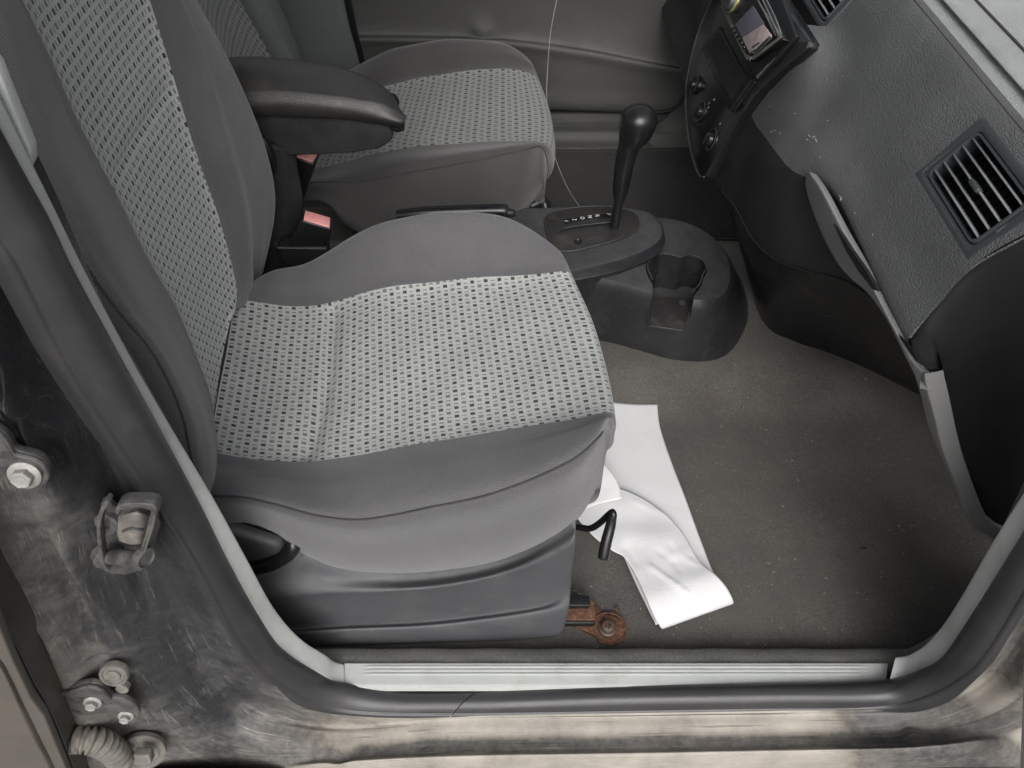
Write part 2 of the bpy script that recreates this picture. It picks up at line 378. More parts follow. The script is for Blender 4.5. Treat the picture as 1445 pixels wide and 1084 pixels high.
# ================= CAR BODY =================
body = thing('car_body_shell', 'dusty dark painted car body around the open front door', 'car body', (-.3, -.08, 0))
ST = [((-70,190),(-95,200),(-140,220),(-190,260),(-300,350)), ((35,378),(12,388),(-26,408),(-70,440),(-200,500)), ((104,516),(80,528),(36,572),(-10,600),(-130,640)),
 ((165,610),(140,620),(98,642),(30,668),(-80,700)), ((221,696),(192,712),(150,732),(70,745),(-30,780)), ((273,778),(238,795),(178,822),(95,850),(0,840)),
 ((311,847),(272,862),(204,885),(120,915),(48,872)), ((346,910),(306,928),(240,950),(160,985),(78,945)), ((391,958),(352,982),(292,1012),(205,1050),(97,1010)),
 ((432,982),(402,1010),(352,1045),(290,1100),(112,1095)), ((500,1001),(485,1023),(470,1052),(440,1086),(380,1140)), ((640,1005),(640,1015),(640,1042),(640,1072),(640,1102)),
 ((900,1001),(900,1011),(900,1037),(900,1068),(900,1098)), ((1089,998),(1089,1008),(1092,1034),(1096,1064),(1100,1095)), ((1232,996),(1242,1006),(1262,1034),(1285,1058),(1300,1084)),
 ((1296,981),(1312,992),(1345,1022),(1385,1050),(1400,1082)), ((1353,953),(1370,968),(1405,1000),(1460,1045),(1520,1080)), ((1390,915),(1410,930),(1452,960),(1525,1000),(1600,1050)),
 ((1445,824),(1470,835),(1512,860),(1580,890),(1660,920)), ((1520,700),(1545,712),(1590,730),(1660,760),(1760,790)), ((1690,430),(1720,440),(1770,455),(1840,480),(1940,510))]
G = []
for i, s in enumerate(ST):
    q = float(sst(8, 11, np.array(float(i)))*(1-sst(14, 17, np.array(float(i)))))      # 1 on the sill
    left = i < 9
    yy = [-.046*(1-q)-.058*q, (1-q)*(-.040)+q*(-.064), (1-q)*(-.064 if left else -.07)+q*(-.086), (1-q)*(-.088)+q*(-.114), (1-q)*(-.098)+q*(-.120)]
    row = [P(*s[0], y=-.045)+np.array((0, .06, 0))] + [P(*p, y=y) for p, y in zip(s, yy)]
    row = [row[0], row[1], row[2], .5*(row[2]+row[3])+np.array((0, .010*(1-q), 0)), row[3], .5*(row[3]+row[4])+np.array((0, (-.006 if left else .0)*(1-q)-.004*q, 0)), row[4], row[5], row[5]+np.array((0, .03+.13*(1-q), -.02*(1-q)-.02*q)) ]
    G.append(row)
S = patch(G, 22, 9)
# pressed shapes in the pillar: swage, hollow and hinge land
def dent(S, c, r, d, ax=None):
    v = S-np.asarray(c)
    if ax is not None:
        a = np.asarray(ax, float); a /= np.linalg.norm(a); al = v@a; pe = np.linalg.norm(v-al[..., None]*a, axis=-1); w = np.exp(-(pe/r[1])**2)*np.exp(-(al/r[0])**4)
    else: w = np.exp(-(np.linalg.norm(v, axis=-1)/r)**2)
    S[..., 1] += 1.5*d*w
def ridge(a, b, w, d):
    A, B = np.array(a), np.array(b); dent(S, (A+B)/2, (np.linalg.norm(B-A)/2*1.1, w), d, B-A)
ridge(P(28, 578, y=-.07), P(85, 530, y=-.06), .011, -.014)
ridge(P(0, 470, y=-.075), P(28, 578, y=-.07), .010, -.012)
ridge(P(28, 578, y=-.07), P(95, 700, y=-.075), .010, -.013)
dent(S, P(85, 600, y=-.06), .035, .016)
ridge(P(0, 700, y=-.085), P(75, 705, y=-.075), .013, -.012)
ridge(P(40, 740, y=-.085), P(130, 900, y=-.085), .008, .012); ridge(P(75, 730, y=-.085), P(170, 900, y=-.085), .007, -.009)
ridge(P(190, 810, y=-.06), P(215, 900, y=-.07), .012, .010); ridge(P(205, 840, y=-.072), P(300, 985, y=-.08), .015, -.022); ridge(P(165, 850, y=-.08), P(250, 1000, y=-.085), .010, .012)
ridge(P(290, 975, y=-.08), P(480, 1058, y=-.09), .013, -.016)
ridge(P(60, 930, y=-.09), P(170, 925, y=-.08), .006, .006)
ridge(P(240, 1000, y=-.09), P(290, 1040, y=-.09), .018, .010)
ridge(P(1290, 1035, y=-.09), P(1400, 930, y=-.075), .012, .012)
def dustv(u, v):
    i = u*20
    left = 1-sst(7.5, 11, np.array(i)); sill = 1-left
    a = .02+.34*sst(.42, .9, np.array(v))*left + .12*left*sst(5, 8, np.array(i)) - .12*left*math.exp(-((v-.5)/.07)**2)*sst(5.5, 7, np.array(i))
    a += float(sill)*(.70-.30*math.exp(-((v-.58)/.055)**2)-.5*sst(.88, .97, np.array(v)))*(1-.55*sst(13.3, 13.9, np.array(i))*(1-sst(15, 16, np.array(i))))*(1-.7*sst(16, 18, np.array(i)))
    a -= .25*(1-sst(.5, 3.0, np.array(i)))
    return float(a)
grid('painted_panel', S, M['paint'], body, attr=dustv)
# dark cavity behind the pillar, seen in the gap by the rear door
bm = bmesh.new(); add_box(bm, (-1.0, .03, .3), (.42, 0, 0), (0, .004, 0), (0, 0, .6)); from_bm('inner_panel', bm, M['dark_well'], body)
S = patch([[P(*p, y=y) for p, y in r] for r in [
  (((0, 850), -.02), ((30, 880), -.05), ((60, 905), -.05), ((66, 935), -.03)), (((-10, 900), -.02), ((14, 915), -.05), ((40, 930), -.05), ((60, 945), -.03)), (((-10, 960), -.02), ((10, 960), -.03), ((30, 950), -.03), ((50, 948), -.03))]], 6, 6)
grid('cavity_flange', S, M['dusty_rubber'], body)
# outer sill skirt below the frame and roof, rear, windscreen pillars (they shade the cabin)
bm = bmesh.new(); add_box(bm, (0, -.115, -.26), (1.6, 0, 0), (0, .012, 0), (0, 0, .14)); from_bm('sill_skirt', bm, M['door_outer'], body)
R = np.array([[(x, y, 1.22+.05*math.sin(math.pi*min(max((y-.1)/1.24, 0), 1))-.10*max(0, (x-.0))**1.2) for y in np.linspace(.10, 1.34, 12)] for x in np.linspace(-2.0, .05, 12)])
grid('roof', R, M['roof'], body, thick=.03)
bm = bmesh.new(); add_box(bm, (-2.0, .71, .30), (.02, 0, 0), (0, .74, 0), (0, 0, .36)); from_bm('rear_panel', bm, M['roof'], body)
tube('windscreen_pillar', [(.05, 1.34, 1.2), (.5, 1.40, .95), (1.05, 1.43, .64)], .03, M['pillar_in'], body, k=4)
bm = bmesh.new(); add_box(bm, (1.30, .7, .2), (.02, 0, 0), (0, .74, 0), (0, 0, .45)); from_bm('firewall', bm, M['dark_well'], body)
bm = bmesh.new(); add_box(bm, (-1.0, .09, .95), (.40, 0, 0), (0, .012, 0), (0, 0, .25)); from_bm('rear_quarter_panel', bm, M['dark_well'], body)
# round plugs pressed into the pillar
for (cx, cy, r) in ((160, 953, .0152),):
    c = P(cx, cy, y=-.098); n = (0.1, -1, .45)
    lathe('grommet', c, n, [(r, -.006), (r, .0005), (r*.92, .002), (r*.80, .002), (r*.70, .0), (r*.50, .0), (r*.46, .002), (r*.2, .002), (r*.15, .001), (.0001, .002)], M['dusty_rubber'], body)
c = P(172, 972, y=-.100); lathe('grommet', c, (.05, -1, .3), [(.007, -.006), (.007, .001), (.005, .0015), (.0001, .001)], M['dusty_rubber'], body, 20)

# ================= SEAL AND TRIM =================
SO = [(-70,190),(0,322),(35,378),(104,516),(165,610),(221,696),(273,778),(311,847),(346,910),(391,958),(432,982),(500,1001),(640,1005),(900,1001),(1089,998),(1232,996),(1296,981),(1353,953),(1390,915),(1445,824),(1520,700),(1690,430)]
TO = [(-50,110),(28,249),(90,370),(154,484),(205,577),(273,698),(322,795),(363,868),(398,917),(450,951),(484,965),(560,972),(680,972),(900,968),(1080,965),(1239,961),(1300,949),(1334,926),(1371,870),(1440,762),(1520,640),(1690,372)]
TI = [(-28,85),(48,242),(111,370),(171,484),(224,577),(298,698),(348,789),(386,858),(422,900),(457,923),(484,937),(560,939),(680,939),(900,938),(1080,933),(1249,928),(1292,919),(1322,892),(1353,847),(1402,762),(1470,655),(1640,385)]
NS = 110
ti_y = [-.016]*6+[-.014, -.010, -.008, -.006]+[-.004]*7+[-.004, -.006, -.010, -.012, -.012]
so, to, ti = [cr(wl(A, None, y=yv), 6) for A, yv in ((SO, [-.060]*22), (TO, [-.030]*22), (TI, ti_y))]; NS = len(so)
def tangs(A): t = np.gradient(A, axis=0); return t/np.linalg.norm(t, axis=1)[:, None]
seal = thing('door_seal', 'thick black rubber seal running round the front door opening', 'door seal', so[NS//2])
d = so-to; w = np.linalg.norm(d, axis=1)[:, None]; dn = d/w; nrm = np.cross(tangs(to), dn)
nrm *= np.sign(((cC-to)*nrm).sum(1))[:, None]
rows = []
for q, h in ((-.10, -.012), (-.02, .002), (.10, .0105), (.30, .0165), (.5, .018), (.70, .0165), (.88, .010), (1.0, .0), (1.03, -.004), (1.10, -.006), (1.16, -.012), (1.12, -.03)):
    rows.append(to+dn*w*q+nrm*h*.75)
S = np.swapaxes(cr(rows, 4), 0, 1)
kk = int(np.argmin(np.abs(S[:, 20, 0]-P(640, 985, y=-.045)[0]) + 10*(S[:, 20, 2] > .1)))
grid('rubber_profile', S[:kk+1], M['seal'], seal); S2 = S[kk:].copy(); S2[0, :, 0] += .0016; grid('rubber_profile', S2, M['seal'], seal)
trim = thing('sill_trim', 'light grey plastic scuff trim with ribs inside the door opening', 'trim', ti[NS//2])
def seg_range(px0, px1):
    xa, xb = P(px0, 950, z=0)[0], P(px1, 945, z=0)[0]
    return xa, xb
xa = P(481, 950, z=0)[0]; xb = P(1249, 945, z=0)[0]
low = to[:, 2] < .03
ia = min(i for i in range(NS) if low[i] and to[i, 0] > xa); ib = max(i for i in range(NS) if low[i] and to[i, 0] < xb)
inw = (ti-to); 
def trim_rows(sl, lip=True):
    t0, t1 = to[sl], ti[sl]; e = t1-t0; nn = nrm[sl]
    prof = ((-.12, -.012), (-.06, -.001), (0, .003), (.08, .0040), (.2, .0035), (.5, .0035), (.8, .003), (.94, .0015), (1.0, -.002), (1.01, -.012))
    return np.swapaxes(cr([t0+e*q+nn*h for q, h in prof], 3), 0, 1)
grid('pillar_trim', trim_rows(slice(0, ia+1)), M['trim'], trim)
grid('pillar_trim', trim_rows(slice(ib, NS)), M['trim'], trim)
# scuff plate, flat with fine raised ribs
x0, x1 = to[ia, 0]+.0012, to[ib, 0]-.0012
prof = [(-.036, -.008), (-.034, .0015), (-.031, .0022), (-.020, .0022)]
for r in (-.0185, -.0135, -.0085): prof += [(r, .0022), (r+.0004, .0036), (r+.0022, .0036), (r+.0026, .0022)]
prof += [(-.003, .0022), (-.0015, .0012), (-.001, -.010)]
xsn = np.linspace(0, 1, 60); S = []
for q in xsn:
    x = x0*(1-q)+x1*q
    e = sst(x0+.028, x0+.034, x)*(1-sst(x1-.036, x1-.030, x))
    S.append([((x0+(ti[ia, 0]-to[ia, 0])*(y+.032)/.028)*(1-q)+(x1+(ti[ib, 0]-to[ib, 0])*(y+.032)/.028)*q, y, min(z, .0022)+(z-min(z, .0022))*float(e)) for y, z in prof])
bm_o = grid('scuff_plate', np.array(S), M['trim'], trim, smooth=False)
bm = bmesh.new(); add_box(bm, (x1-.006, -.0325, .003), (.004, 0, 0), (0, .0018, 0), (0, 0, .001)); from_bm('clip_slot', bm, M['dark_well'], trim)
# seat belt anchor cover at the top of the pillar trim
bc = thing('pillar_cover', 'pale grey plastic cover at the top left beside the seat back', 'trim cover', P(20, 190, y=.0))
pts = [P(a, b, y=-.012) for a, b in [(-30, 60), (-5, 95), (12, 138), (42, 210), (44, 232), (36, 250), (28, 249), (20, 236), (0, 194), (-40, 110)]]
prism('cover_shell', pts, (0, .010, .0), M['trim'], bc, .003)

# ================= FRONT SEAT =================
seat = thing('passenger_seat', 'near grey cloth front seat with a pale woven centre panel', 'seat', (-.12, .3, -.05))
NU = 13
A_ = wl([(300,735),(345,728),(375,722),(400,750),(440,785),(500,803),(580,808),(680,797),(760,768),(810,735),(838,690)], NU, y=[.09,.09,.09,.088,.088,.088,.088,.088,.088,.09,.105])
B_ = wl([(285,700),(330,702),(372,708),(420,722),(500,734),(600,718),(700,695),(790,660),(836,625),(855,600)], NU, y=[.07,.065,.06,.055,.052,.05,.05,.055,.075,.125])
C_ = wl([(290,640),(303,645),(400,655),(440,656),(540,640),(640,622),(740,606),(820,594),(857,586)], NU, y=[.14,.14,.14,.14,.14,.14,.14,.14,.145])
D_ = wl([(330,420),(345,422),(440,430),(540,405),(640,395),(720,388),(798,383)], NU, y=.40)
E_ = wl([(325,420),(345,410),(372,388),(430,372),(480,345),(530,318),(590,303),(650,299),(700,303),(750,325),(788,360)], NU, y=[.45,.45,.45,.46,.465,.47,.47,.47,.465,.455,.43])
F_ = E_+np.array((-.005, .035, -.09)); 
A2 = A_+np.array((0, .05, -.05)); F2 = F_+np.array((0, -.03, -.08))
def mid(a, b, t, dz=0, dy=0): q = a*(1-t)+b*t; q = q+np.array((0, dy, dz)); return q
AB1 = mid(A_, B_, .33, 0, -.019); AB2 = mid(A_, B_, .70, 0, -.012)
BC = mid(B_, C_, .5, .010, -.004); CD1 = mid(C_, D_, .33, -.006); CD2 = mid(C_, D_, .67, -.006); DE = mid(D_, E_, .5, .012)
lines = [A2, A_, AB1, AB2, B_, BC, C_, CD1, CD2, D_, DE, E_, F_, F2]
G = np.swapaxes(np.array(lines), 0, 1)                       # (NU, 14)
last = G[-1]; cen = last.mean(axis=0)
def wrap(dx, dz, pull): q = last.copy(); q[:, 0] += dx; q[:, 2] = q[:, 2]+dz; q[:, 1] += (cen[1]-q[:, 1])*pull; return q
w1 = wrap(.006, -.03, .02); w2 = wrap(.0, -.07, .06); w3 = wrap(-.05, -.12, .12)
for q in (w1, w2, w3): q[:4] = last[:4]*.5+q[:4]*.5
G = np.concatenate([G, [w1], [w2], [w3]], 0)
for j, f in ((5, .15), (6, .35), (7, 1.0), (8, 1.0), (9, .30)):
    for i, g in ((-5, .35), (-4, 1), (-3, 1), (-2, 1)): G[i, j, 0] += .0135*f*g
KU, KV = 10, 8
S = patch(G, KU, KV); jA, jB, jC, jD = [KV*k for k in (0, 4, 6, 9)]; jF = KV*13
# seam grooves and the cross seam pressed into the centre panel
def groove(S, j, d, w=1.2):
    for k in range(-3, 4):
        f = math.exp(-(k/w)**2)
        if 0 <= j+k < S.shape[1]:
            c = (S[:, min(j+6, S.shape[1]-1)]+S[:, max(j-6, 0)])/2-S[:, j]; l = np.linalg.norm(c, axis=1)[:, None]+1e-9
            S[:, j+k] += c/l*d*f
J3 = list(range(S.shape[1]))
groove(S, jC, .0035); groove(S, jD, .0035); groove(S, jB, .0030)
xseam = P(440, 560, z=.29)[0]
for i in range(S.shape[0]):
    for j in range(jC, jD+1): S[i, j, 2] -= .009*math.exp(-((S[i, j, 0]-xseam-.01*math.sin((j-jC)/(jD-jC)*3.1))/.010)**2)*math.sin(math.pi*(j-jC)/(jD-jC))**.3
rng = np.random.RandomState(3)
def wrinkle(S, amp):
    x, y, z = S[..., 0], S[..., 1], S[..., 2]
    S[..., 2] += amp*(np.sin(31*x+17*y)*np.sin(23*y-11*x+1)+.5*np.sin(57*x-41*y+2)); return S
wrinkle(S, .0012)
cush = grid('cushion', S, M['bolster'], seat, c0=jB, c1=jC)
uvc = lambda p, u, v: (u, p[1])
uvs = lambda p, u, v: (p[1]*.98+.18*p[0]*0, u)
grid('cushion_side', S, M['bolster_side'], cush, c0=0, c1=jB); grid('centre_panel', S, M['woven'], cush, uv=uvc, c0=jC, c1=jD)
grid('bolster', S, M['bolster'], cush, c0=jD, c1=S.shape[1]-1)
tube('piping', cr(S[:NU*10-15, jB], 1)+np.array((0, -.0009, .0012)), .0011, M['piping'], cush, 6)
# felt patch behind the cushion side
S = patch([[P(*p, y=y) for p, y in r] for r in [(((285,698),.075),((325,702),.075),((372,709),.073),((378,722),.073)), (((290,725),.075),((330,733),.075),((378,742),.073),((395,748),.073)), (((300,745),.09),((340,752),.09),((390,765),.09),((410,768),.09))]], 5, 5)
grid('felt_flap', S, M['felt'], seat)
# backrest
NB = 12
pb = (1, 0, .05, -.375+.05*.31)   # plane x = -.375-.05(z-.31)
L1 = wl([(285,705),(272,655),(260,592),(235,530),(194,464),(145,412),(107,350),(45,242),(0,150),(-60,0)], NB, y=.058)
L2 = wl([(303,690),(303,640),(290,575),(258,505),(212,430),(172,370),(132,290),(88,205),(50,110),(10,0)], NB, y=[.10]*10)
L3 = wl([(303,615),(294,560),(242,430),(208,375),(166,290),(131,225),(104,173),(66,86),(24,0)], NB, pl=pb)
L4 = wl([(330,440),(334,419),(327,375),(304,294),(273,207),(239,90),(211,0)], NB, pl=pb)
L5 = wl([(350,420),(356,380),(357,320),(345,250),(325,180),(290,75),(258,0)], NB, y=.465)
L6 = wl([(352,425),(368,374),(384,300),(381,250),(367,197),(343,138),(311,73),(270,0)], NB, y=.50)
def ext(Ln, n=4, step=.06):
    t = Ln[-1]-Ln[-3]; t = t/np.linalg.norm(t); t = t*.5+np.array((-.05, 0, 1))*.5; return np.concatenate([Ln, [Ln[-1]+t*step*(k+1) for k in range(n)]])
LL = [ext(q) for q in (L1, L2, L3, L4, L5, L6)]
L0 = LL[0]+np.array((-.07, .000, -.01)); Lb = LL[0]+np.array((-.15, .05, 0)); L7 = LL[5]+np.array((-.07, .012, 0)); Lc = LL[5]+np.array((-.13, -.05, 0)); Lm = (Lb+Lc)/2
C1 = mid(LL[2], LL[3], .33)+np.array((-.006, 0, 0)); C2 = mid(LL[2], LL[3], .67)+np.array((-.006, 0, 0))
l23 = mid(LL[1], LL[2], .55)+np.array((.004, 0, 0)); l12 = mid(LL[0], LL[1], .5)+np.array((.004, -.006, 0)); l45 = mid(LL[3], LL[4], .5)+np.array((.012, 0, 0)); l56 = mid(LL[4], LL[5], .5)+np.array((.006, .004, 0))
cols = [Lm, Lb, L0, mid(L0, LL[0], .6, 0, -.004), LL[0], l12, LL[1], l23, LL[2], C1, C2, LL[3], l45, LL[4], l56, LL[5], L7, Lc, Lm]
G = np.swapaxes(np.array(cols), 0, 1)
top = G[-1]; tc = top.mean(0); G = np.concatenate([G, [top*.85+tc*.15+np.array((0, 0, .03))], [top*.4+tc*.6+np.array((0, 0, .045))]], 0)
S = patch(G, 8, 7); j1, j3, j4 = 7*4, 7*8, 7*11
groove(S, j3, .0035); groove(S, j4, .0035); groove(S, j1, .003)
pa = P(150, 290, pl=pb); pc = P(245, 125, pl=pb)
for i in range(S.shape[0]):
    for j in range(j3, j4+1):
        f = (j-j3)/(j4-j3); zz = pa[2]*(1-f)+pc[2]*f
        S[i, j, 0] -= .004*math.exp(-((S[i, j, 2]-zz)/.010)**2)*math.sin(math.pi*f)**.3
back = grid('backrest', S, M['bolster'], seat, c0=j1, c1=j3)
grid('backrest_side', S, M['bolster_side'], back, c0=0, c1=j1)
grid('centre_panel', S, M['woven_back'], back, uv=lambda p, u, v: (p[2], p[1]), c0=j3, c1=j4)
grid('bolster', S, M['bolster'], back, c0=j4)
tube('piping', S[:, j1]+np.array((.0008, -.0008, 0)), .0011, M['piping'], back, 6)
# plastic side cover
def sc(px, y): return wl(px, 12, y=y)
ls = [sc([(300,715),(400,742),(500,776),(600,784),(720,765),(806,715)], .12), sc([(318,785),(420,775),(500,797),(600,802),(720,778),(808,725)], .080),
 sc([(330,815),(420,812),(500,818),(600,819),(720,796),(808,746)], .064), sc([(340,842),(450,836),(600,830),(700,812),(765,788),(807,765)], .050),
 sc([(346,852),(450,845),(600,840),(700,824),(770,805),(806,785)], .053), sc([(365,885),(480,880),(600,874),(700,862),(775,848),(802,830)], .057),
 sc([(375,897),(480,889),(600,884),(700,873),(775,862),(799,858)], .046), sc([(390,906),(480,902),(600,896),(700,888),(775,880),(795,878)], .043), sc([(420,918),(500,912),(600,907),(700,903),(770,898),(790,895)], .045),
 sc([(420,920),(500,914),(600,909),(700,905),(770,900),(788,897)], .065)]
G = np.swapaxes(np.array(ls), 0, 1)
end = G[-1]; G = np.concatenate([G, [end+np.array((.003, .012, 0))], [end+np.array((-.004, .03, 0))]], 0)
S = patch(G, 8, 6); cover = grid('side_cover', S, M['cover'], seat)
tube('crease', [P(425, 783, y=.076), P(440, 800, y=.072), P(452, 822, y=.066)], .0022, M['cover'], cover, 8, k=3)
# recline lever
lv = [[P(*p, y=y) for p, y in r] for r in [
  (((290,728),.072),((314,731),.070),((350,742),.068),((395,757),.066),((402,762),.07)), (((300,750),.056),((322,754),.055),((355,761),.054),((390,770),.055),((400,770),.066)),
  (((320,772),.062),((340,776),.062),((370,782),.062),((392,782),.062),((402,775),.07)), (((330,800),.075),((350,806),.075),((375,800),.075),((395,790),.075),((404,780),.08))]]
rl = grid('recline_lever', patch(lv, 6, 6), M['cover'], seat, thick=.002)
S = [P(*q, y=yy) for q, yy in [((338,806), .062), ((372,800), .058), ((398,788), .055), ((412,775), .056), ((412,764), .062), ((400,756), .070)]]
tube('lever_end', S, [.008, .0085, .009, .009, .0085, .006], M['black_sat'], rl, 14, k=4)
# forward slide bar under the cushion
tube('slide_handle', [P(790,744,y=.20), P(815,744,y=.175), P(832,746,y=.165), P(846,738,y=.160), P(858,727,y=.155), P(864,723,y=.150), P(865,730,y=.145), P(862,742,y=.14)], .0048, M['black_sat'], seat, 12, k=5)
tube('handle_grip', [P(864,726,y=.148), P(861,742,y=.14), P(855,765,y=.125), P(851,786,y=.112), P(850.5,789,y=.110)], [.0062, .0072, .0078, .0078, .005], M['black_sat'], seat, 14, k=4)
# seat rail with rusty foot and bolt
rail = thing('seat_rail', 'black steel seat rail with a rusty foot bolted to the carpet', 'seat rail', P(850, 885, z=-.045))
f0 = P(858, 888, z=-.045)
def bx(name, a, b, hy, hz, m, par): 
    a, b = np.array(a), np.array(b); bm = bmesh.new(); add_box(bm, (a+b)/2, (b-a)/2, (0, hy, 0), (0, 0, hz)); return from_bm(name, bm, m, par, bevel=.0015, seg=2)
pr = P(838, 870, y=.072); bx('lower_channel', (-.3, .072, -.018), (pr[0], .072, -.018), .011, .006, M['black_sat'], rail)
pr = P(832, 848, y=.088); bx('upper_channel', (-.3, .090, -.006), (pr[0], .090, -.006), .008, .006, M['black_sat'], rail)
pr = P(838, 862, y=.085); bx('inner_channel', (-.3, .081, -.014), (pr[0], .081, -.014), .016, .004, M['rust'], rail)
bm = bmesh.new()
outl = [(797,872),(822,868),(832,868),(836,860),(838,852),(846,858),(850,866),(862,868),(874,873),(882,882),(884,893),(878,902),(868,908),(856,907),(846,904),(838,896),(825,890),(812,882),(797,880)]
add_prism(bm, [P(a, b, z=-.041) for a, b in outl], (0, 0, -.008)); from_bm('foot_plate', bm, M['rust'], rail, bevel=.001, seg=2)
bm = bmesh.new(); ringp = [f0+np.array((.0255*math.cos(t), .0235*math.sin(t), .004)) for t in np.linspace(-2.2, 2.4, 30)]; add_tube(bm, ringp, .0016, 8); from_bm('foot_rim', bm, M['rust'], rail)
bb = P(857, 886, z=-.036); b_ = lathe('bolt', bb, (0, -.05, 1), [(.013, -.004), (.013, .0005), (.0105, .002), (.0105, .006), (.0085, .0095), (.0055, .0105), (.005, .006), (.0001, .006)], M['rust'], rail, 24)
b_.data.materials[0] = metal_mat('bolt_brown_steel', (.10, .065, .05), .4)
bm = bmesh.new()
for k in range(6): add_box(bm, bb+np.array((.0046*math.cos(k*math.pi/3), .0046*math.sin(k*math.pi/3), .0088)), (.0013, 0, 0), (0, .0013, 0), (0, 0, .0022))
from_bm('bolt_socket', bm, M['rust'], b_)
tube('carpet_scorch', [P(868, 858, z=-.044), P(872, 862, z=-.044)], .003, M['rust'], rail, 8)

# ================= DRIVER SEAT (far) =================
ds = thing('driver_seat', 'far grey cloth seat behind the armrest beside the door panel', 'seat', (-.12, 1.0, -.05), None)
NU = 11
A_ = wl([(380,300),(445,277),(469,304),(504,325),(560,345),(640,345),(700,330),(740,300),(763,272)], NU, y=[.80]*7+[.81,.83])
B_ = wl([(380,262),(440,256),(490,257),(573,244),(660,227),(746,209),(763,206)], NU, y=[.785,.785,.785,.785,.79,.80,.83])
C_ = wl([(380,252),(447,239),(486,230),(538,214),(608,206),(694,202),(746,202),(766,204)], NU, y=.85)
D_ = wl([(440,140),(500,132),(549,121),(608,107),(697,96),(729,99),(752,108)], NU, y=1.12)
E_ = wl([(430,125),(480,108),(520,85),(560,69),(620,58),(690,60),(725,70),(745,88)], NU, y=[1.18,1.19,1.2,1.2,1.2,1.2,1.19,1.17])
G = [A_+np.array((0, .05, -.05)), A_, mid(A_, B_, .4, 0, -.02), B_, C_, mid(C_, D_, .33, -.004), mid(C_, D_, .67, -.004), D_, mid(D_, E_, .5, .012), E_, E_+np.array((0, .03, -.09)), E_+np.array((0, 0, -.18))]
G = np.swapaxes(np.array(G), 0, 1); last = G[-1]; cen = last.mean(0)
fr = []
for (dx, dz, pull) in ((.012, -.03, .02), (.010, -.07, .05), (-.04, -.13, .12)):
    q = last.copy(); q[:, 0] += dx; q[:, 2] += dz; q[:, 1] += (cen[1]-q[:, 1])*pull; q[:3] = last[:3]*.5+q[:3]*.5; fr.append(q)
# let the centre of the front edge bulge forward as in the photo
bul = P(776, 165, y=.97); G = np.concatenate([G, fr], 0)
for j, f in ((4, .35), (5, 1), (6, .9), (7, .3)):
    for i in (-1, -2, -3, -4): G[i, j, 0] += (.016 if i < -1 else .0)*f
S = patch(G, 8, 8); groove(S, 24, .0028); groove(S, 32, .0028); groove(S, 56, .0028); wrinkle(S, .001)
cu = grid('cushion', S, M['far_bolster_shaded'], ds, c0=24, c1=32); grid('cushion_side', S, M['far_bolster_shaded'], cu, c0=0, c1=24)
M['woven_far_shaded'] = woven('shaded_woven_fabric', (.215, .225, .212), (.018, .019, .019), (.075, .075, .072), pu=.0125, pv=.0150)  # same woven cloth, darker: shade on the far seat painted in
grid('centre_panel', S, M['woven_far_shaded'], cu, uv=lambda p, u, v: (u, p[1]), c0=32, c1=56); grid('bolster', S, M['far_bolster_shaded'], cu, c0=56)
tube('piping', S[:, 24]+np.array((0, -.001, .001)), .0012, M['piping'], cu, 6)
# far backrest
def yl(px, y): return ext(wl(px, 8, y=y), 2, .08)
q1 = yl([(330,130),(300,60),(262,-10),(225,-90)], .85); q2 = yl([(402,135),(381,80),(337,0),(300,-70)], 1.10); q3 = yl([(440,140),(425,80),(392,0),(360,-70)], 1.17); q0 = yl([(300,140),(270,60),(232,-10),(195,-90)], .80)
G = np.swapaxes(np.array([q0+np.array((-.1, 0, 0)), q0, q1, mid(q1, q2, .5)+np.array((-.01, 0, 0)), q2, mid(q2, q3, .5)+np.array((.015, 0, 0)), q3, q3+np.array((-.06, .02, 0)), q3+np.array((-.13, -.03, 0))]), 0, 1)
S = patch(G, 6, 7); groove(S, 14, .003); groove(S, 28, .003)
bk = grid('backrest', S, M['far_bolster_shaded'], ds, c0=0, c1=14); grid('centre_panel', S, M['woven_far_shaded'], bk, uv=lambda p, u, v: (p[2], p[1]), c0=14, c1=28); grid('bolster', S, M['pillar_in'], bk, c0=28)
bm = bmesh.new(); add_box(bm, (-.13, 1.0, .02), (.20, 0, 0), (0, .17, 0), (0, 0, .06)); from_bm('seat_base', bm, M['black'], ds, bevel=.02)
tube('seat_base_knob', [P(748, 292, y=.82), P(765, 285, y=.83), P(770, 300, y=.82)], .012, M['black_sat'], ds, 12, k=3)

# ================= ARMREST =================
ar = thing('armrest', 'black vinyl folding armrest with worn brownish top between the seats', 'armrest', (-.34, .6, -.05))
tp = [(250,95),(300,84),(350,80),(400,83),(480,95),(530,118),(555,142),(566,165)]
def al(px, y): return wl(px, 10, y=y)
tp = [(250,95),(300,84),(350,80),(400,83),(480,95),(530,116),(556,136),(567,160)]
G = [al([(250,160),(300,162),(350,164),(400,165),(480,169),(520,174),(545,178),(560,180)], .585), al([(250,158),(300,160),(350,162),(400,163),(480,166),(520,171),(545,175),(561,178)], .570),
 al([(250,146),(300,148),(350,149),(400,149),(480,155),(522,163),(548,170),(565,173)], .562), al([(250,128),(300,130),(350,131),(400,131),(480,138),(526,147),(553,156),(569,166)], .570),
 al([(250,122),(300,122),(350,122),(400,122),(480,131),(528,140),(555,149),(569.5,162)], .580), al([(250,100),(300,96),(350,94),(400,98),(480,112),(530,127),(558,142),(569,160)], .615), al(tp, .655), al([(a, b+6) for a, b in tp], .70), al([(a, b+24) for a, b in tp], .72)]
G = np.swapaxes(np.array(G), 0, 1); e = G[-1]; ec = e.mean(0); G = np.concatenate([G, [e*.75+ec*.25+np.array((.004, 0, 0))], [e*.2+ec*.8+np.array((.004, 0, 0))]], 0)
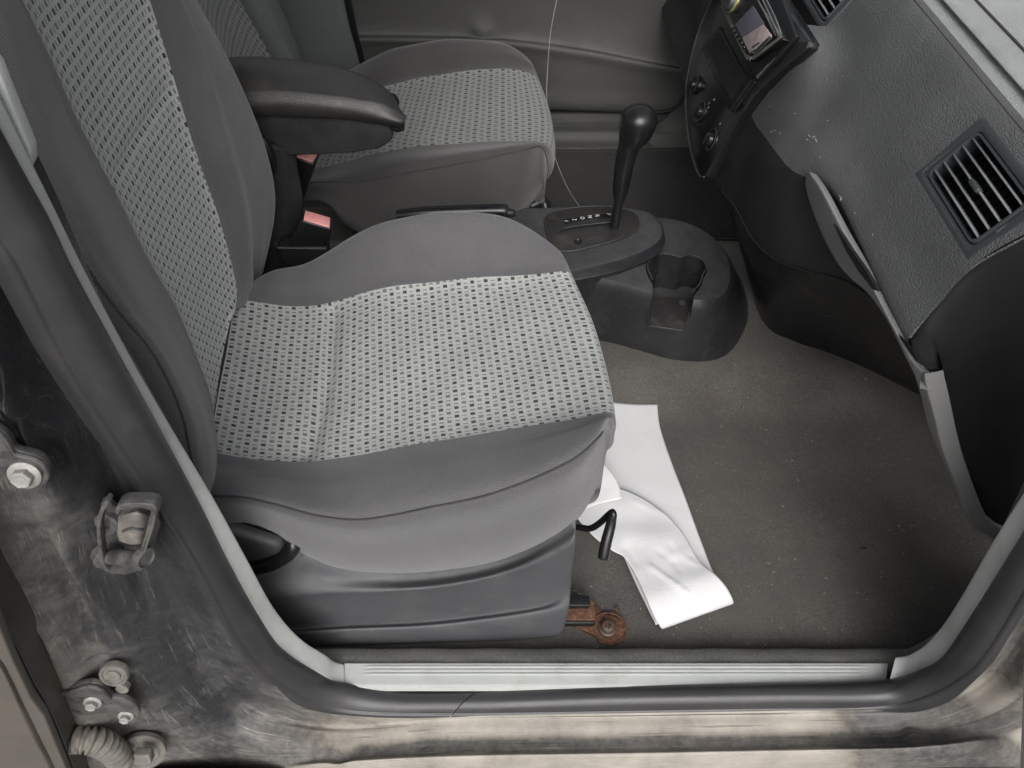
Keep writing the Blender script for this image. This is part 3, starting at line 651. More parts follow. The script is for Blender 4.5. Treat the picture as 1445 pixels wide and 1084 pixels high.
lid = grid('lid', patch(G, 7, 6), M['leather'], ar)
pb_ = [P(a, b, y=.580) for a, b in [(330,163),(400,163),(450,165),(500,170),(530,175),(549,181),(555,190),(552,200),(535,211),(500,217),(450,220),(385,222),(360,215),(345,195)]]
bxo = prism('storage_box', pb_, (0, .10, 0), M['velour'], ar, .007, 4)
tube('lid_latch', [P(553,178,y=.585), P(560,182,y=.59), P(564,181,y=.60)], .005, M['black'], lid, 10, k=3)
S = patch([[P(*p, y=y) for p, y in r] for r in [
 (((330,190),.60),((360,200),.575),((388,205),.575),((413,208),.60)), (((340,230),.60),((370,232),.58),((395,235),.58),((416,236),.60)), (((345,290),.60),((375,290),.58),((402,290),.58),((424,290),.60)),
 (((345,350),.60),((370,350),.58),((395,352),.58),((410,350),.60)), (((340,420),.60),((365,420),.58),((395,420),.58),((415,420),.60))]], 6, 5)
grid('bracket', S, M['velour'], ar, thick=.012)
tube('bracket_edge', [P(352,178,y=.57), P(372,200,y=.565), P(383,225,y=.565), P(386,245,y=.565)], [.002, .006, .006, .002], M['black_sat'], ar, 10, k=4)

# ================= BUCKLES =================
def buckle(label, c4, bot, y, dep, lid_label=None, stalk=None):
    r = thing('seat_belt_buckle', label, 'buckle', P(*bot[0], y=y), 'seat belt buckles between the seats')
    a, b, c, d = [P(*q, y=yy) for q, yy in zip(c4, (y+dep, y+dep, y, y))]
    e1, e2 = P(*bot[0], y=y+.004), P(*bot[1], y=y+.004)
    back = np.array((0, dep, 0))
    bm = bmesh.new(); vs = [bm.verts.new(tuple(v)) for v in (a, b, c, d, e1, e2, e1+back*.9, e2+back*.9)]
    A, B, Cc, D, E1, E2, E3, E4 = vs
    for f in ((A, B, Cc, D), (D, Cc, E2, E1), (A, D, E1, E3), (B, A, E3, E4), (Cc, B, E4, E2), (E1, E2, E4, E3)): bm.faces.new(f)
    h = from_bm('housing', bm, M['black_sat'], r, bevel=.0028)
    ctr = (a+b+c+d)/4; n = np.cross(b-a, d-a); n /= np.linalg.norm(n); n *= 1 if n[2] > 0 else -1
    q = [ctr+(p-ctr)*.84+n*-.001 for p in (a, b, c, d)]
    prism('release_button', q, n*.0028, M['pink'], r, .001, 2)
    return r, d, c, e1, e2
r, d, c, e1, e2 = buckle('black seat belt buckle with wide faded red button beside the near seat', [(427,296),(469,308),(468,324),(424,311)], [(404,352),(459,352)], .535, .030)
prism('sleeve', [e1+np.array((-.012, -.002, .006)), e2+np.array((.004, -.002, .006)), e2+np.array((-.01, 0, -.09)), e1+np.array((-.01, 0, -.09))], (0, .028, 0), M['black'], r, .004)
tube('rim', [e1+np.array((-.013, -.004, .016)), e1+np.array((-.012, -.004, .006)), e2+np.array((.003, -.004, .004))], .0009, M['cover'], r, 6)
r, d, c, e1, e2 = buckle('black seat belt buckle half hidden directly under the armrest', [(408,206),(452,216),(443,232),(412,221)], [(424,283),(428,283)], .665, .03)

# ================= HANDBRAKE =================
hb = thing('handbrake', 'handbrake lever with grey grip lying between the two seats', 'handbrake', P(590, 305, y=.66))
tube('grip', [P(560,305,y=.66), P(600,301,y=.66), P(660,299,y=.66), P(705,298,y=.66), P(714,299,y=.66)], [.010, .011, .0115, .012, .0105], M['black_sat'], hb, 16, k=4)
tube('button', [P(712,300,y=.66), P(722,301,y=.66), P(727,302,y=.66)], [.0065, .0068, .004], M['black'], hb, 12, k=2)
if 0: tube('gaiter', [P(500,322,y=.66), P(540,308,y=.66), P(575,304,y=.66)], [.03, .022, .014], M['dark_well'], hb, 14, k=3)
# ================= CENTRE CONSOLE =================
con = thing('centre_console', 'black plastic floor console with gear gate and cup holder', 'console', (.2, .7, 0))
def ring(pts, z): return np.array([(x, y, z) for x, y in pts])
base0 = [(-.15,.60),(.02,.61),(.10,.612),(.171,.604),(.235,.580),(.297,.556),(.375,.553),(.427,.585),(.472,.655),(.475,.74),(.43,.82),(.30,.86),(.10,.86),(-.15,.86)]
topr = [(-.15,.63),(.02,.632),(.10,.632),(.165,.625),(.225,.606),(.295,.582),(.355,.585),(.393,.622),(.412,.688),(.408,.745),(.375,.80),(.283,.825),(.10,.83),(-.15,.83)]
b0 = cr(ring(base0, -.03), 5, True); b05 = cr(ring(base0, .02), 5, True)*.7+cr(ring(topr, .02), 5, True)*.3; b05[:, 2] = .03
t1 = cr(ring(topr, .122), 5, True); cen = np.array((.2, .71, .152)); t2 = t1+(cen-t1)*.05; t2[:, 2] = .132
for A in (t1, t2): A[:, 2] += .02*np.exp(-((A[:, 0]-.05)/.12)**2)-.018*sst(.30, .42, A[:, 0])
bm = bmesh.new(); rings = []
for A in (b0, b05, t1*.88+b05*.12, t1, t2, t2*.5+cen*.5): rings.append([bm.verts.new(tuple(p)) for p in A])
n = len(b0)
for i in range(len(rings)-1):
    for k in range(n): bm.faces.new((rings[i][k], rings[i][(k+1) % n], rings[i+1][(k+1) % n], rings[i+1][k]))
bm.faces.new(rings[0]); bm.faces.new(list(reversed(rings[-1])))
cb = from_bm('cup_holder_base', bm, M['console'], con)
well = cr(ring([(.243,.630),(.240,.665),(.258,.694),(.283,.704),(.308,.697),(.326,.706),(.348,.700),(.356,.675),(.345,.650),(.334,.622),(.311,.590),(.270,.583)], .055), 4, True)
c1 = prism('cut', well, (0, 0, .2), M['console'], None, 0)
tabp = [P(a, b, z=.100)[:2] for a, b in [(917,415),(915,462),(965,470),(978,418)]]; tabp = [tabp[0]+(0, .02), tabp[1]-(0, .05), tabp[2]-(0, .05), tabp[3]+(0, .02)]
c2 = prism('cut', ring(tabp, .096), (0, 0, .2), M['console'], None, 0)
apply_bool(cb, [c1, c2])
lip = cr(ring([(.248,.628),(.243,.665),(.260,.692),(.283,.701),(.308,.694),(.326,.703),(.346,.697),(.353,.675),(.342,.650),(.331,.622),(.312,.597)], .1315), 5)
lip[:, 2] = .137-.018*sst(.30, .42, lip[:, 0])+.004*np.exp(-((lip[:, 0]-.24)/.05)**2)
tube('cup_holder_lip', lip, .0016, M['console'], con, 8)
bm = bmesh.new(); add_prism(bm, [P(a, b, z=.099) for a, b in [(918,418),(916,459),(964,467),(975,420)]], (0, 0, -.004)); from_bm('cup_holder_tab', bm, M['console_plate'], con, bevel=.0015)
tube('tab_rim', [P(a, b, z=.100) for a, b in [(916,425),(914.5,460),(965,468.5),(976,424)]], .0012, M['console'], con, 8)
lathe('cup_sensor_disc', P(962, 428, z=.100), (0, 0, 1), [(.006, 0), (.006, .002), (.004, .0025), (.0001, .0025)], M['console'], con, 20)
# gear surround
go = cr(ring([(-.15,.60),(.0,.600),(.095,.612),(.196,.645),(.262,.688),(.281,.735),(.263,.785),(.185,.806),(.104,.802),(0,.80),(-.15,.80)], .02), 4, True)
gs = bmesh.new(); rr = []
gc = np.array((.08, .71, 0))
for z, s in ((.06, 1.0), (.148, 1.0), (.150, 1.012), (.152, 1.0), (.166, .985), (.1705, .965), (.1715, .93), (.1700, .80), (.1695, .5)):
    A = gc+(go*[1, 1, 0]-gc)*s; A[:, 2] = z; rr.append([gs.verts.new(tuple(p)) for p in A])
n = len(go)
for i in range(len(rr)-1):
    for k in range(n): gs.faces.new((rr[i][k], rr[i][(k+1) % n], rr[i+1][(k+1) % n], rr[i+1][k]))
gs.faces.new(rr[0]); gs.faces.new(list(reversed(rr[-1])))
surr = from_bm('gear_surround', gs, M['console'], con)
def zl(px, z=.1735): return [P(a, b, z=z) for a, b in px]
pl_out = cr(np.array(zl([(772,330),(769,312),(776,301),(807,293),(859,291),(894,300),(902,315),(898,325),(874,337),(835,348),(800,355),(779,349)])), 3, True)
plate = prism('selector_plate', pl_out, (0, 0, -.006), M['console_plate'], con, .0015, 2)
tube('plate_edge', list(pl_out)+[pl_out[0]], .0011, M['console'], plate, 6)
prism('marking_strip', zl([(795,310),(862,300.5),(862,307),(796,317.5)], .1738), (0, 0, .0007), M['black_sat'], plate, .0004, 1)
slot = cr(np.array(zl([(788,329),(795,323),(820,319),(850,316),(862,315),(862,319),(840,322),(815,326),(796,331)], .1737)), 3, True)
prism('gate_slot', slot, (0, 0, .0006), M['dark_well'], plate, .0003, 1)
tube('gate_rim', zl([(787,330),(790,325),(797,322),(820,318),(850,314.5),(862,314)], .1745), .0010, M['console'], plate, 6, k=3)
lathe('screw_cover', P(815, 342, z=.1735), (0, 0, 1), [(.0075, 0), (.0075, .0012), (.0062, .0014), (.0055, .0004), (.002, .0003), (.0018, .001), (.0001, .001)], M['gloss'], plate, 20)
# letters, read from the rear of the car
def text_mesh(s, size, origin, right, up, off=.0003):
    cu = bpy.data.curves.new('t', 'FONT'); cu.body = s; cu.size = size; cu.extrude = .0001; cu.align_x = 'CENTER'; cu.align_y = 'CENTER'
    o = bpy.data.objects.new('t', cu); COL.objects.link(o); dg = bpy.context.evaluated_depsgraph_get(); me = bpy.data.meshes.new_from_object(o.evaluated_get(dg))
    bpy.data.objects.remove(o); r, u = np.array(right, float), np.array(up, float); r /= np.linalg.norm(r); u /= np.linalg.norm(u); nn = np.cross(r, u)
    for v in me.vertices: c = np.array(v.co); v.co = Vector(origin+r*c[0]+u*c[1]+nn*(c[2]+off))
    return me
def joined_text(name, items, mat, parent):
    bm = bmesh.new()
    for it in items: bm.from_mesh(text_mesh(*it))
    return from_bm(name, bm, mat, parent, smooth=False)
joined_text('gear_letters', [(s, .0108, P(x, y, z=.1748), (0, -1, 0), (1, 0, 0)) for s, x, y in (('1', 798.5, 312), ('2', 810, 310), ('D', 821, 308), ('N', 831.5, 306.2), ('R', 842, 304.5), ('P', 858, 302.5))], M['white_ink'], plate)
# gear lever
gl = thing('gear_lever', 'tall black gear lever with rounded knob', 'gear lever', P(868, 318, z=.172))
tube('shaft', [P(867,319,y=.722), P(870,300,y=.722), P(873,280,y=.722)], [.0085, .0082, .008], M['black_sat'], gl, 14, k=4)
tube('sleeve', [P(873,284,y=.722), P(874,278,y=.722), P(876,262,y=.722), P(881,230,y=.722), P(887,205,y=.722), P(892,192,y=.722)], [.009, .0112, .0142, .0160, .0175, .0205], M['black_sat'], gl, 18, k=5)
for k, (a, b) in enumerate(((874,281), (874.4,277.5), (874.8,274))): tube('ring', [P(a, b, y=.722), P(a+.3, b-1.6, y=.722)], .0102, M['gloss'], gl, 18)
tube('knob', [P(889,203,y=.722), P(892,195,y=.722), P(896,186,y=.722), P(899,176,y=.722), P(902,165,y=.722), P(904,157,y=.722), P(905,152,y=.722), P(905.4,149.5,y=.722)], [.019, .0235, .0275, .0295, .0290, .0232, .0135, .003], M['black_sat'], gl, 28, k=5)

# ================= DASHBOARD =================
dash = thing('dashboard', 'black grained plastic dashboard with air vents and pale strip', 'dashboard', (.45, .7, .3))
pl = (1, 0, -.641, .512-.618*.641); pls = (1, 0, -.286, .33-.27*.286)
fn = np.array((-1, 0, .641)); fn /= np.linalg.norm(fn); sn = np.array((-1, 0, .286)); sn /= np.linalg.norm(sn)
e5 = P(1285, 478, pl=pl); e4 = P(1325, 430, pl=pl); e45 = P(1372, 380, pl=pl); e3 = P(1445, 338, pl=pl); e2 = P(1500, 310, pl=pl)
ymin3 = e3[1]-.0
def fp(y, z): return (.512+(z-.618)*.641, y, z)
#       y     p0            p1           p2           p3          p3b   p4   p4b   p5             p6            p7           p8
prof_near = [(.95, .66), (.57, .642), (.540, .633), (.514, .621), (.490, .590), (.460, .545), (.436, .500), (.413, .464), (.432, .445), (.470, .39), (.500, .345)]
prof_mid  = [(.95, .66), (.57, .642), (.540, .633), (.514, .621), (.489, .590), (.458, .545), (.425, .500), (.395, .460), (.372, .410), (.372, .34), (.392, .268)]
prof_stk  = [(.95, .66), (.57, .642), (.540, .633), (.514, .621), (.490, .590), (.462, .543), (.416, .535), (.396, .455), (.374, .38), (.360, .33), (.342, .270)]
def lerp(a, b, t): return [(p[0]*(1-t)+q[0]*t, p[1]*(1-t)+q[1]*t) for p, q in zip(a, b)]
near_y = [.0, .12, .15, .165, .177, .184, .171, .156, .150, .15, .15]
sta = [(.20, prof_near, near_y)]
stations = []
row = [(px_, near_y[i], pz_) for i, (px_, pz_) in enumerate(prof_near)]
stations.append(row)
for y, pr in ((.25, prof_near), (.33, lerp(prof_near, prof_near, 0)), (.41, lerp(prof_near, prof_mid, .05)), (.47, lerp(prof_near, prof_mid, .35)), (.52, lerp(prof_near, prof_mid, .8)), (.58, prof_mid), (.65, lerp(prof_mid, prof_stk, .6)), (.70, prof_stk), (.80, prof_stk), (.92, prof_stk), (1.0, prof_stk), (1.06, lerp(prof_stk, prof_mid, .6)), (1.25, prof_mid), (1.42, prof_mid)):
    stations.append([(a, y, b) for a, b in pr])
stations = np.array(stations)
# bottom edge traced
for i in range(1, len(stations)):
    y = stations[i, 10, 1]; bx_ = np.interp(y, [.25, .36, .43, .50, .56, .66, .75, .95], [.51, .50, .462, .42, .392, .368, .345, .345]); bz_ = np.interp(y, [.25, .36, .43, .50, .56, .66, .75, .95], [.33, .335, .317, .276, .263, .278, .268, .28])
    stations[i, 10] = (bx_, y, bz_)
S = patch(stations, 10, 6)
vq = np.array([P(*q, pl=pl) for q in [(1292,245),(1392,179),(1445,249),(1368,357)]])
vy0, vy1 = .192, .340; vz0, vz1 = .541, .602
ux = lambda p: p
VY = (.200, .340); VZ = (.544, .601)
V2Y = (.725, .865); V2Z = (.538, .595)
PKY = (.772, 1.0); 
def dhole(m):
    y, z, x = m[1], m[2], m[0]
    if x < .52 and VY[0] < y < VY[1] and VZ[0] < z < VZ[1]: return True
    if x < .52 and V2Y[0] < y < V2Y[1] and V2Z[0] < z < V2Z[1]: return True
    return False
# a grid column cuts: face from crease down (p3..p8) and top (p0..p3)
j3_ = 6*3
top_o = grid('top_pad', S, M['dash_top_lit'], dash, c0=0, c1=j3_-2)
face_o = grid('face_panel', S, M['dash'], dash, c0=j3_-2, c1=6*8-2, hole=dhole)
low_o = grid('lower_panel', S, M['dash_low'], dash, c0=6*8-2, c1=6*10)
for q in (.565, .505):
    pass
tube('top_groove', [(.567, y, .6415) for y in np.linspace(.02, 1.4, 20)], .0022, M['piping'], top_o, 6)
tube('top_groove', [(.517, y, .6215) for y in np.linspace(.16, 1.4, 20)], .0018, M['piping'], top_o, 6)
M['scuff'] = plastic('scuff_white', (.42, .42, .40), .7); bpy.context.view_layer.update()
for px, py, dx, dy in ((1090,183,4,2),(1086,186,3,0),(1099,187,2,1),(1120,160,2,1),(1140,190,3,3),(1146,194,4,-2),(1150,196,2,4),(1137,196,2,2),(1184,276,3,5),(1187,279,-2,4),(1156,222,1,1),(1166,170,2,0),(1230,330,1,2),(1085,150,2,1),(1205,300,1,1)):
    hs_ = []
    for k in (0, 1):
        d = Vector(P(px+dx*k, py+dy*k, y=3.0)-cC).normalized(); ok, loc, nn_, _i = face_o.ray_cast(Vector(CAM), d)
        if ok: hs_.append(np.array(loc)-np.array(d)*.0006)
    if len(hs_) == 2: bm = bmesh.new(); add_tube(bm, hs_, .00038, 5); from_bm('scuff_mark', bm, M['scuff'], face_o)
prism('end_wall', [(.545, .19, .60), (.95, .19, .645), (.95, .19, .10), (.78, .19, .25)], (0, .02, 0), M['endcap'], dash, .003)
# textured rim where the face turns into the end cap
rim = np.array([e5, e4, e45, e3, e2]); rimc = cr(rim, 6); tube('end_rim', rimc+np.array((0, .003, -.002)), .0018, M['dash'], dash, 8)
ca = resample(np.array([e5, e4, e45, e3, e2, P(1600, 270, pl=pl)]), 25)
cb_ = resample(np.array([P(a, b, y=y) for a, b, y in [(1286,489,.134),(1296,510,.124),(1306,525,.117),(1318,525,.115),(1331,524,.114),(1337,555,.113),(1352,625,.112),(1380,705,.112),(1412,748,.112),(1500,800,.112)]]), 25)
dd = np.minimum(np.linalg.norm(ca-cb_, axis=1)/.25, 1)[:, None]*np.array((0, -1.0, 0))
G = [ca, ca*.94+cb_*.06+dd*.005, ca*.6+cb_*.4+dd*.009, ca*.25+cb_*.75+dd*.006, cb_, cb_+np.array((.0, .03, -.01))]
grid('end_cap', patch(np.swapaxes(np.array(G), 0, 1), 3, 6), M['endcap'], dash)
# light grey strip: upper blade along the lip, then the post down the end
lfn = np.array((-.9, -.25, .1))
blade_l = [(1141,246),(1140,268),(1158,322),(1183,370),(1205,395),(1229,414),(1257,452),(1278,493),(1296,530),(1303,549)]
blade_r = [(1147,243),(1164,268),(1190,318),(1213,358),(1226,382),(1240,412),(1263,456),(1290,505),(1302,519),(1308,524)]
NB_ = 28
bl = wl(blade_l, NB_, x=[.400,.402,.408,.412,.414,.416,.417,.418,.418,.418]); br_ = wl(blade_r, NB_, x=[.397,.397,.402,.406,.408,.409,.410,.411,.411,.411])
lipf = lambda t: np.array((-.006, -.002, .001))
rows = [br_+np.array((.006, 0, -.004)), br_+lipf(0)*.6, br_*.85+bl*.15+lipf(0), br_*.4+bl*.6+lipf(0), br_*.08+bl*.92+lipf(0)*.8, bl, bl+np.array((.010, .0, -.004))]
strip = grid('accent_strip', np.swapaxes(cr(rows, 4), 0, 1), M['strip'], dash)
sl = [(1176,316),(1181,322),(1200,352),(1220,380),(1238,411),(1230,408),(1210,382),(1192,352)]
prism('slit', [P(a, b, x=.395) for (a, b) in sl], (.004, 0, 0), M['dark_well'], strip, 0)
pl_l = [(1300,521),(1305,552),(1314,580),(1327,633),(1354,698),(1369,737),(1376,744),(1403,756),(1425,768)]
pl_r = [(1328,516),(1331,530),(1337,555),(1354,630),(1380,705),(1391,729),(1396,734),(1416,742),(1440,752)]
yy = [.112]*9
a_ = wl(pl_l, 16, y=yy); b_ = wl(pl_r, 16, y=yy)
rows = [b_+np.array((.004, .02, 0)), b_+np.array((0, -.003, 0)), b_*.85+a_*.15+np.array((0, -.006, 0)), b_*.2+a_*.8+np.array((0, -.006, 0)), a_+np.array((0, -.002, 0)), a_+np.array((.0, .03, -.004))]
grid('end_strip', np.swapaxes(cr(rows, 4), 0, 1), M['strip'], dash)
# heater box and lower black panel beneath
tb = [stations[i, 10] for i in (1, 2, 3, 4, 5, 6, 7, 8)]; tb = np.array(tb)[::-1]
bt = np.array([P(a, b, z=-.02) for a, b in [(1050,350),(1066,420),(1082,478),(1112,497),(1150,500),(1214,522),(1300,560),(1400,620)]]); bt[0] = (.50, .76, .0)
tb = resample(tb, 14); bt = resample(bt, 14)
G = [tb+np.array((.006, 0, .006)), tb*.97+bt*.03+np.array((.012, .004, 0)), tb*.7+bt*.3+np.array((-.004, 0, 0)), tb*.35+bt*.65+np.array((-.004, 0, 0)), bt, bt+np.array((.03, .02, -.03))]
grid('heater_panel', patch(np.swapaxes(np.array(G), 0, 1), 6, 5), M['black_sat'], dash)
tube('panel_edge', stations[1:9, 10]+np.array((-.001, 0, .0)), .0014, M['dash_low'], dash, 6, k=4)
bm = bmesh.new(); add_box(bm, (.78, .50, .10), (.02, 0, 0), (0, .32, 0), (0, 0, .22)); from_bm('footwell_wall', bm, M['dark_well'], dash)
tube('chrome_pipe', [P(1058,372,y=.66), P(1061,392,y=.66), P(1066,410,y=.655)], .003, M['metal'], dash, 8, k=3)

# vents
def vent(name, label, yc, zc, hy, hz, n_v=5, tab=True, only=None):
    a = np.array((0, -1.0, 0)); b = np.cross(fn, a); b /= np.linalg.norm(b); b *= 1 if b[2] > 0 else -1
    c = np.array(fp(yc, zc)); r = bpy.data.objects.new(name, None); COL.objects.link(r); r.location = tuple(c); r.parent = dash; r.matrix_parent_inverse = Matrix.Translation(-dash.location)
    def W_(p, q, h): return c+a*p+b*q+fn*h
    fr_o = [(-hy, -hz), (hy, -hz), (hy, hz), (-hy, hz)]
    def rrect(sx, sy, rad, n=5):
        o = []
        for cx, cy, t0 in ((sx-rad, sy-rad, 0), (-sx+rad, sy-rad, 90), (-sx+rad, -sy+rad, 180), (sx-rad, -sy+rad, 270)):
            for k in range(n+1): t = math.radians(t0+90*k/n); o.append((cx+rad*math.cos(t), cy+rad*math.sin(t)))
        return o
    rings_ = [(hy, hz, .003, -.006), (hy, hz, .003, .001), (hy-.001, hz-.001, .003, .004), (hy-.004, hz-.004, .004, .005), (hy-.0125, hz-.0095, .008, .0035), (hy-.0135, hz-.0105, .008, .001), (hy-.0145, hz-.0113, .008, .0055), (hy-.0168, hz-.0133, .008, .0055), (hy-.0175, hz-.0138, .007, -.004), (hy-.0175, hz-.0138, .007, -.03)]
    bm = bmesh.new(); R_ = []
    for sx, sy, rad, h in rings_: R_.append([bm.verts.new(tuple(W_(p, q, h))) for p, q in rrect(sx, sy, rad)])
    n = len(R_[0])
    for i in range(len(R_)-1):
        for k in range(n): bm.faces.new((R_[i][k], R_[i][(k+1) % n], R_[i+1][(k+1) % n], R_[i+1][k]))
    from_bm('vent_frame', bm, M['vent_frame'], r)
    iy, iz = hy-.0175, hz-.0138
    bm = bmesh.new(); add_box(bm, W_(0, 0, -.032), a*iy*1.05, b*iz*1.1, fn*.002); from_bm('vent_duct', bm, M['dark_well'], r)
    for k in range(n_v):
        q = -iz+(k+.5)*2*iz/n_v; bm = bmesh.new(); add_box(bm, W_(0, q, .0005), a*iy*.995, b*.0009, fn*.0045); from_bm('vane', bm, M['vent_vane'], r, bevel=.0006, seg=1)
    for k in range(10):
        p = -iy+(k+.5)*2*iy/10; bm = bmesh.new(); add_box(bm, W_(p, 0, -.014), a*.0007+fn*.002, b*iz*.99, fn*.006); from_bm('rear_vane', bm, M['black'], r)
    if tab:
        bm = bmesh.new(); add_box(bm, W_(.000, 0, .004), a*.010, b*.0030, fn*.0045); from_bm('vane_tab', bm, M['vent_frame'], r, bevel=.002)
    return r
vent('air_vent', '', .270, .5725, .078, .0425)
vent('air_vent', '', .800, .5665, .078, .0425)
# centre stack
def SP(px, py, off=0.0): return P(px, py, pl=(1, 0, -.286, pls[3]-off*math.hypot(1, .286)))
def splate(name, px, off, th, mat, parent, bevel=.0008, seg=2, k=0):
    pts = [SP(*q, off) for q in px]
    if k: pts = list(cr(np.array(pts), k, True))
    return prism(name, pts, -sn*th, mat, parent, bevel, seg)
OFF = .006
stk = splate('centre_stack', [(1098,-8),(1139,57),(1136,66),(1105,92),(1070,124),(1040,165),(1012,215),(994,249),(986,246),(976,215),(970,180),(968,130),(972,100),(984,50),(1000,10),(1008,-8)], OFF, .02, M['gloss'], dash, .0015)
tube('stack_rim', [SP(*q, OFF+.0005) for q in [(1006,-4),(999,10),(983,50),(971,100),(967,130),(969,180),(975,215),(985,246),(993,250)]], .0014, M['vent_frame'], stk, 8, k=3)
splate('side_fillet', [(1141,58),(1137,68),(1106,93),(1071,125),(1060,137),(1046,158),(1050,128),(1066,112),(1100,90),(1121,60)], OFF+.0012, .004, M['dash_low'], stk)
# storage pocket
pk = splate('pocket_frame', [(1014,37),(1054,112),(1062,122),(1032,158),(1024,150),(989,68)], OFF+.0025, .004, M['black_sat'], stk, .001)
splate('pocket_opening', [(1013,45),(1048,112),(1031,141),(996,66)], OFF+.0032, .004, M['dark_well'], stk, 0)
splate('pocket_edge', [(1058,113),(1064,116),(1034,158),(1029,155)], OFF+.006, .005, M['gloss'], stk, .0008)
# climate dials
def dial(px, py, r, h):
    c = SP(px, py, OFF); o = lathe('dial', c, sn, [(r, -.002), (r, .002), (r*.92, .0035), (r*.80, .0035), (r*.72, .002), (r*.60, .002), (r*.55, h), (r*.45, h+.0015), (.0001, h+.0015)], M['gloss'], stk, 36)
    tube('dial_ring', [c+sn*.0036+frame(sn)[0]*r*.88*math.cos(t)+frame(sn)[1]*r*.88*math.sin(t) for t in np.linspace(0, 6.283, 33)], .0005, M['vent_frame'], o, 6)
    bm = bmesh.new(); add_box(bm, c+sn*(h+.002), frame(sn)[0]*.002, frame(sn)[1]*r*.5, sn*.003); from_bm('dial_grip', bm, M['black_sat'], o, bevel=.001)
dial(1005, 198, .021, .010); dial(990, 158, .019, .010); dial(981, 120, .017, .010)
[joined_text('stack_mark', [(s, .006, SP(x, y, OFF), (0, -1, 0), (.286, 0, 1), .0004) ], M['white_ink'], stk) for s, x, y in (('0', 1016, 175), ('2', 1000, 146), ('3', 999, 152), ('4', 1007, 141))]
# radio
rad = thing('car_radio', 'car radio with lilac and pink display in the centre stack', 'radio', SP(1060, 50))
splate('radio_sleeve', [(1006,-30),(1066,113),(1069,112),(1122,50),(1092,-30)], OFF+.006, .010, M['black'], rad, .0015)
splate('radio_body', [(1004,-22),(1054,85),(1103,55),(1066,-22)], OFF+.020, .018, M['black_sat'], rad, .003, 3)
M['silver'] = plastic('silver_bezel', (.22, .22, .19), .3, metal=.5, big=60)
splate('radio_bezel', [(1012,-10),(1053,83),(1062,84),(1102,52),(1095,40),(1062,-10)], OFF+.0215, .003, M['silver'], rad, .001)
splate('bezel_inset', [(1014,-10),(1053,77),(1060,80),(1097,53),(1091,40),(1060,-10)], OFF+.0221, .002, M['gloss'], rad, .0006)
for k in range(3): tube('chrome_line', [SP(*q, OFF+.0225) for q in [(1062+k*6,-14),(1080+k*6,22),(1094+k*4,50-k)]], .0009, M['chrome'], rad, 6, k=3)
tube('chrome_line', [SP(*q, OFF+.0222) for q in [(1018,8),(1030,35),(1053,83),(1060,80)]], .0008, M['chrome'], rad, 6, k=2)
splate('display_lilac', [(1037,34),(1046,52),(1077,33),(1062,8)], OFF+.0232, .002, M['lilac'], rad, .0004)
splate('display_pink', [(1046,53),(1057,75),(1084,57),(1088,50),(1076,34)], OFF+.0236, .002, M['pinkglass'], rad, .0006)
splate('display_slot', [(1061,68),(1071,61),(1070.5,59.5),(1060.5,66)], OFF+.0242, .001, M['black'], rad, 0)
splate('eject_button', [(1059,73),(1067,68),(1080,55),(1086,50),(1088,54),(1078,64),(1063,77)], OFF+.0245, .001, M['chrome'], rad, .0004)
splate('eject_inset', [(1062,73),(1068,69),(1080,57),(1085,53),(1077,63),(1065,74)], OFF+.0250, .001, M['gloss'], rad, .0002)
for k in range(7):
    x, y = 1031+k*3.1, 40+k*5.4; splate('preset_button', [(x,y),(x+3.4,y-1.6),(x+5,y+1.2),(x+1.6,y+3)], OFF+.0235, .002, M['black_sat'], rad, .0003)
joined_text('preset_numbers', [(s, .0035, SP(1032.5+k*3.6, 36.5+k*6, OFF+.0242), (0, -1, 0), (.286, 0, 1), .0004) for k, s in enumerate('123456')], M['white_ink'], rad)
kc = SP(1036, 2, OFF+.021); lathe('volume_knob', kc, sn, [(.0165, 0), (.0165, .010), (.0155, .012), (.004, .0125), (.0001, .0125)], M['vent_frame'], rad, 36)
lathe('knob_ring', kc, sn, [(.0185, 0), (.0185, .003), (.0168, .0045), (.0165, .002)], plastic('brass_ring', (.42, .40, .18), .3, metal=.6), rad, 36)
splate('loose_fascia_edge', [(1066,108),(1092,82),(1094,81),(1095,80),(1072,106),(1068,111)], OFF+.0075, .001, M['chrome'], rad, 0)

# ================= FAR DOOR =================
fd = thing('far_door', 'dark grey inner door panel beyond the far seat', 'door', (.2, 1.42, 0))
def yy_(px, y): return wl(px, 10, y=y)
rows = [yy_([(480,-180),(700,-180),(850,-170),(1050,-160)], 1.40), yy_([(480,-60),(600,-60),(800,-60),(1050,-60)], 1.41), yy_([(495,20),(600,18),(740,25),(1050,40)], 1.41), yy_([(505,46),(600,47),(690,50),(770,58),(960,90),(1050,102)], 1.405),
 yy_([(505,53),(600,54),(690,56),(770,66),(960,97),(1050,108)], 1.392), yy_([(505,58),(600,60),(690,62),(770,72),(960,103),(1050,114)], 1.388), yy_([(505,72),(600,74),(690,76),(770,86),(960,116),(1050,126)], 1.392), yy_([(505,120),(600,120),(700,120),(770,122),(960,132),(1050,140)], 1.392), yy_([(505,150),(600,150),(700,150),(780,152),(940,157),(1050,157)], 1.388), yy_([(505,154),(600,154),(700,154),(780,155),(940,161),(1050,160)], 1.41)]
S = patch(np.swapaxes(np.array(rows), 0, 1), 6, 6); dent(S, P(850, 20, y=1.4), .12, .012); dent(S, P(680, 44, y=1.4), .02, -.012); grid('door_panel', S, M['doorpanel'], fd)
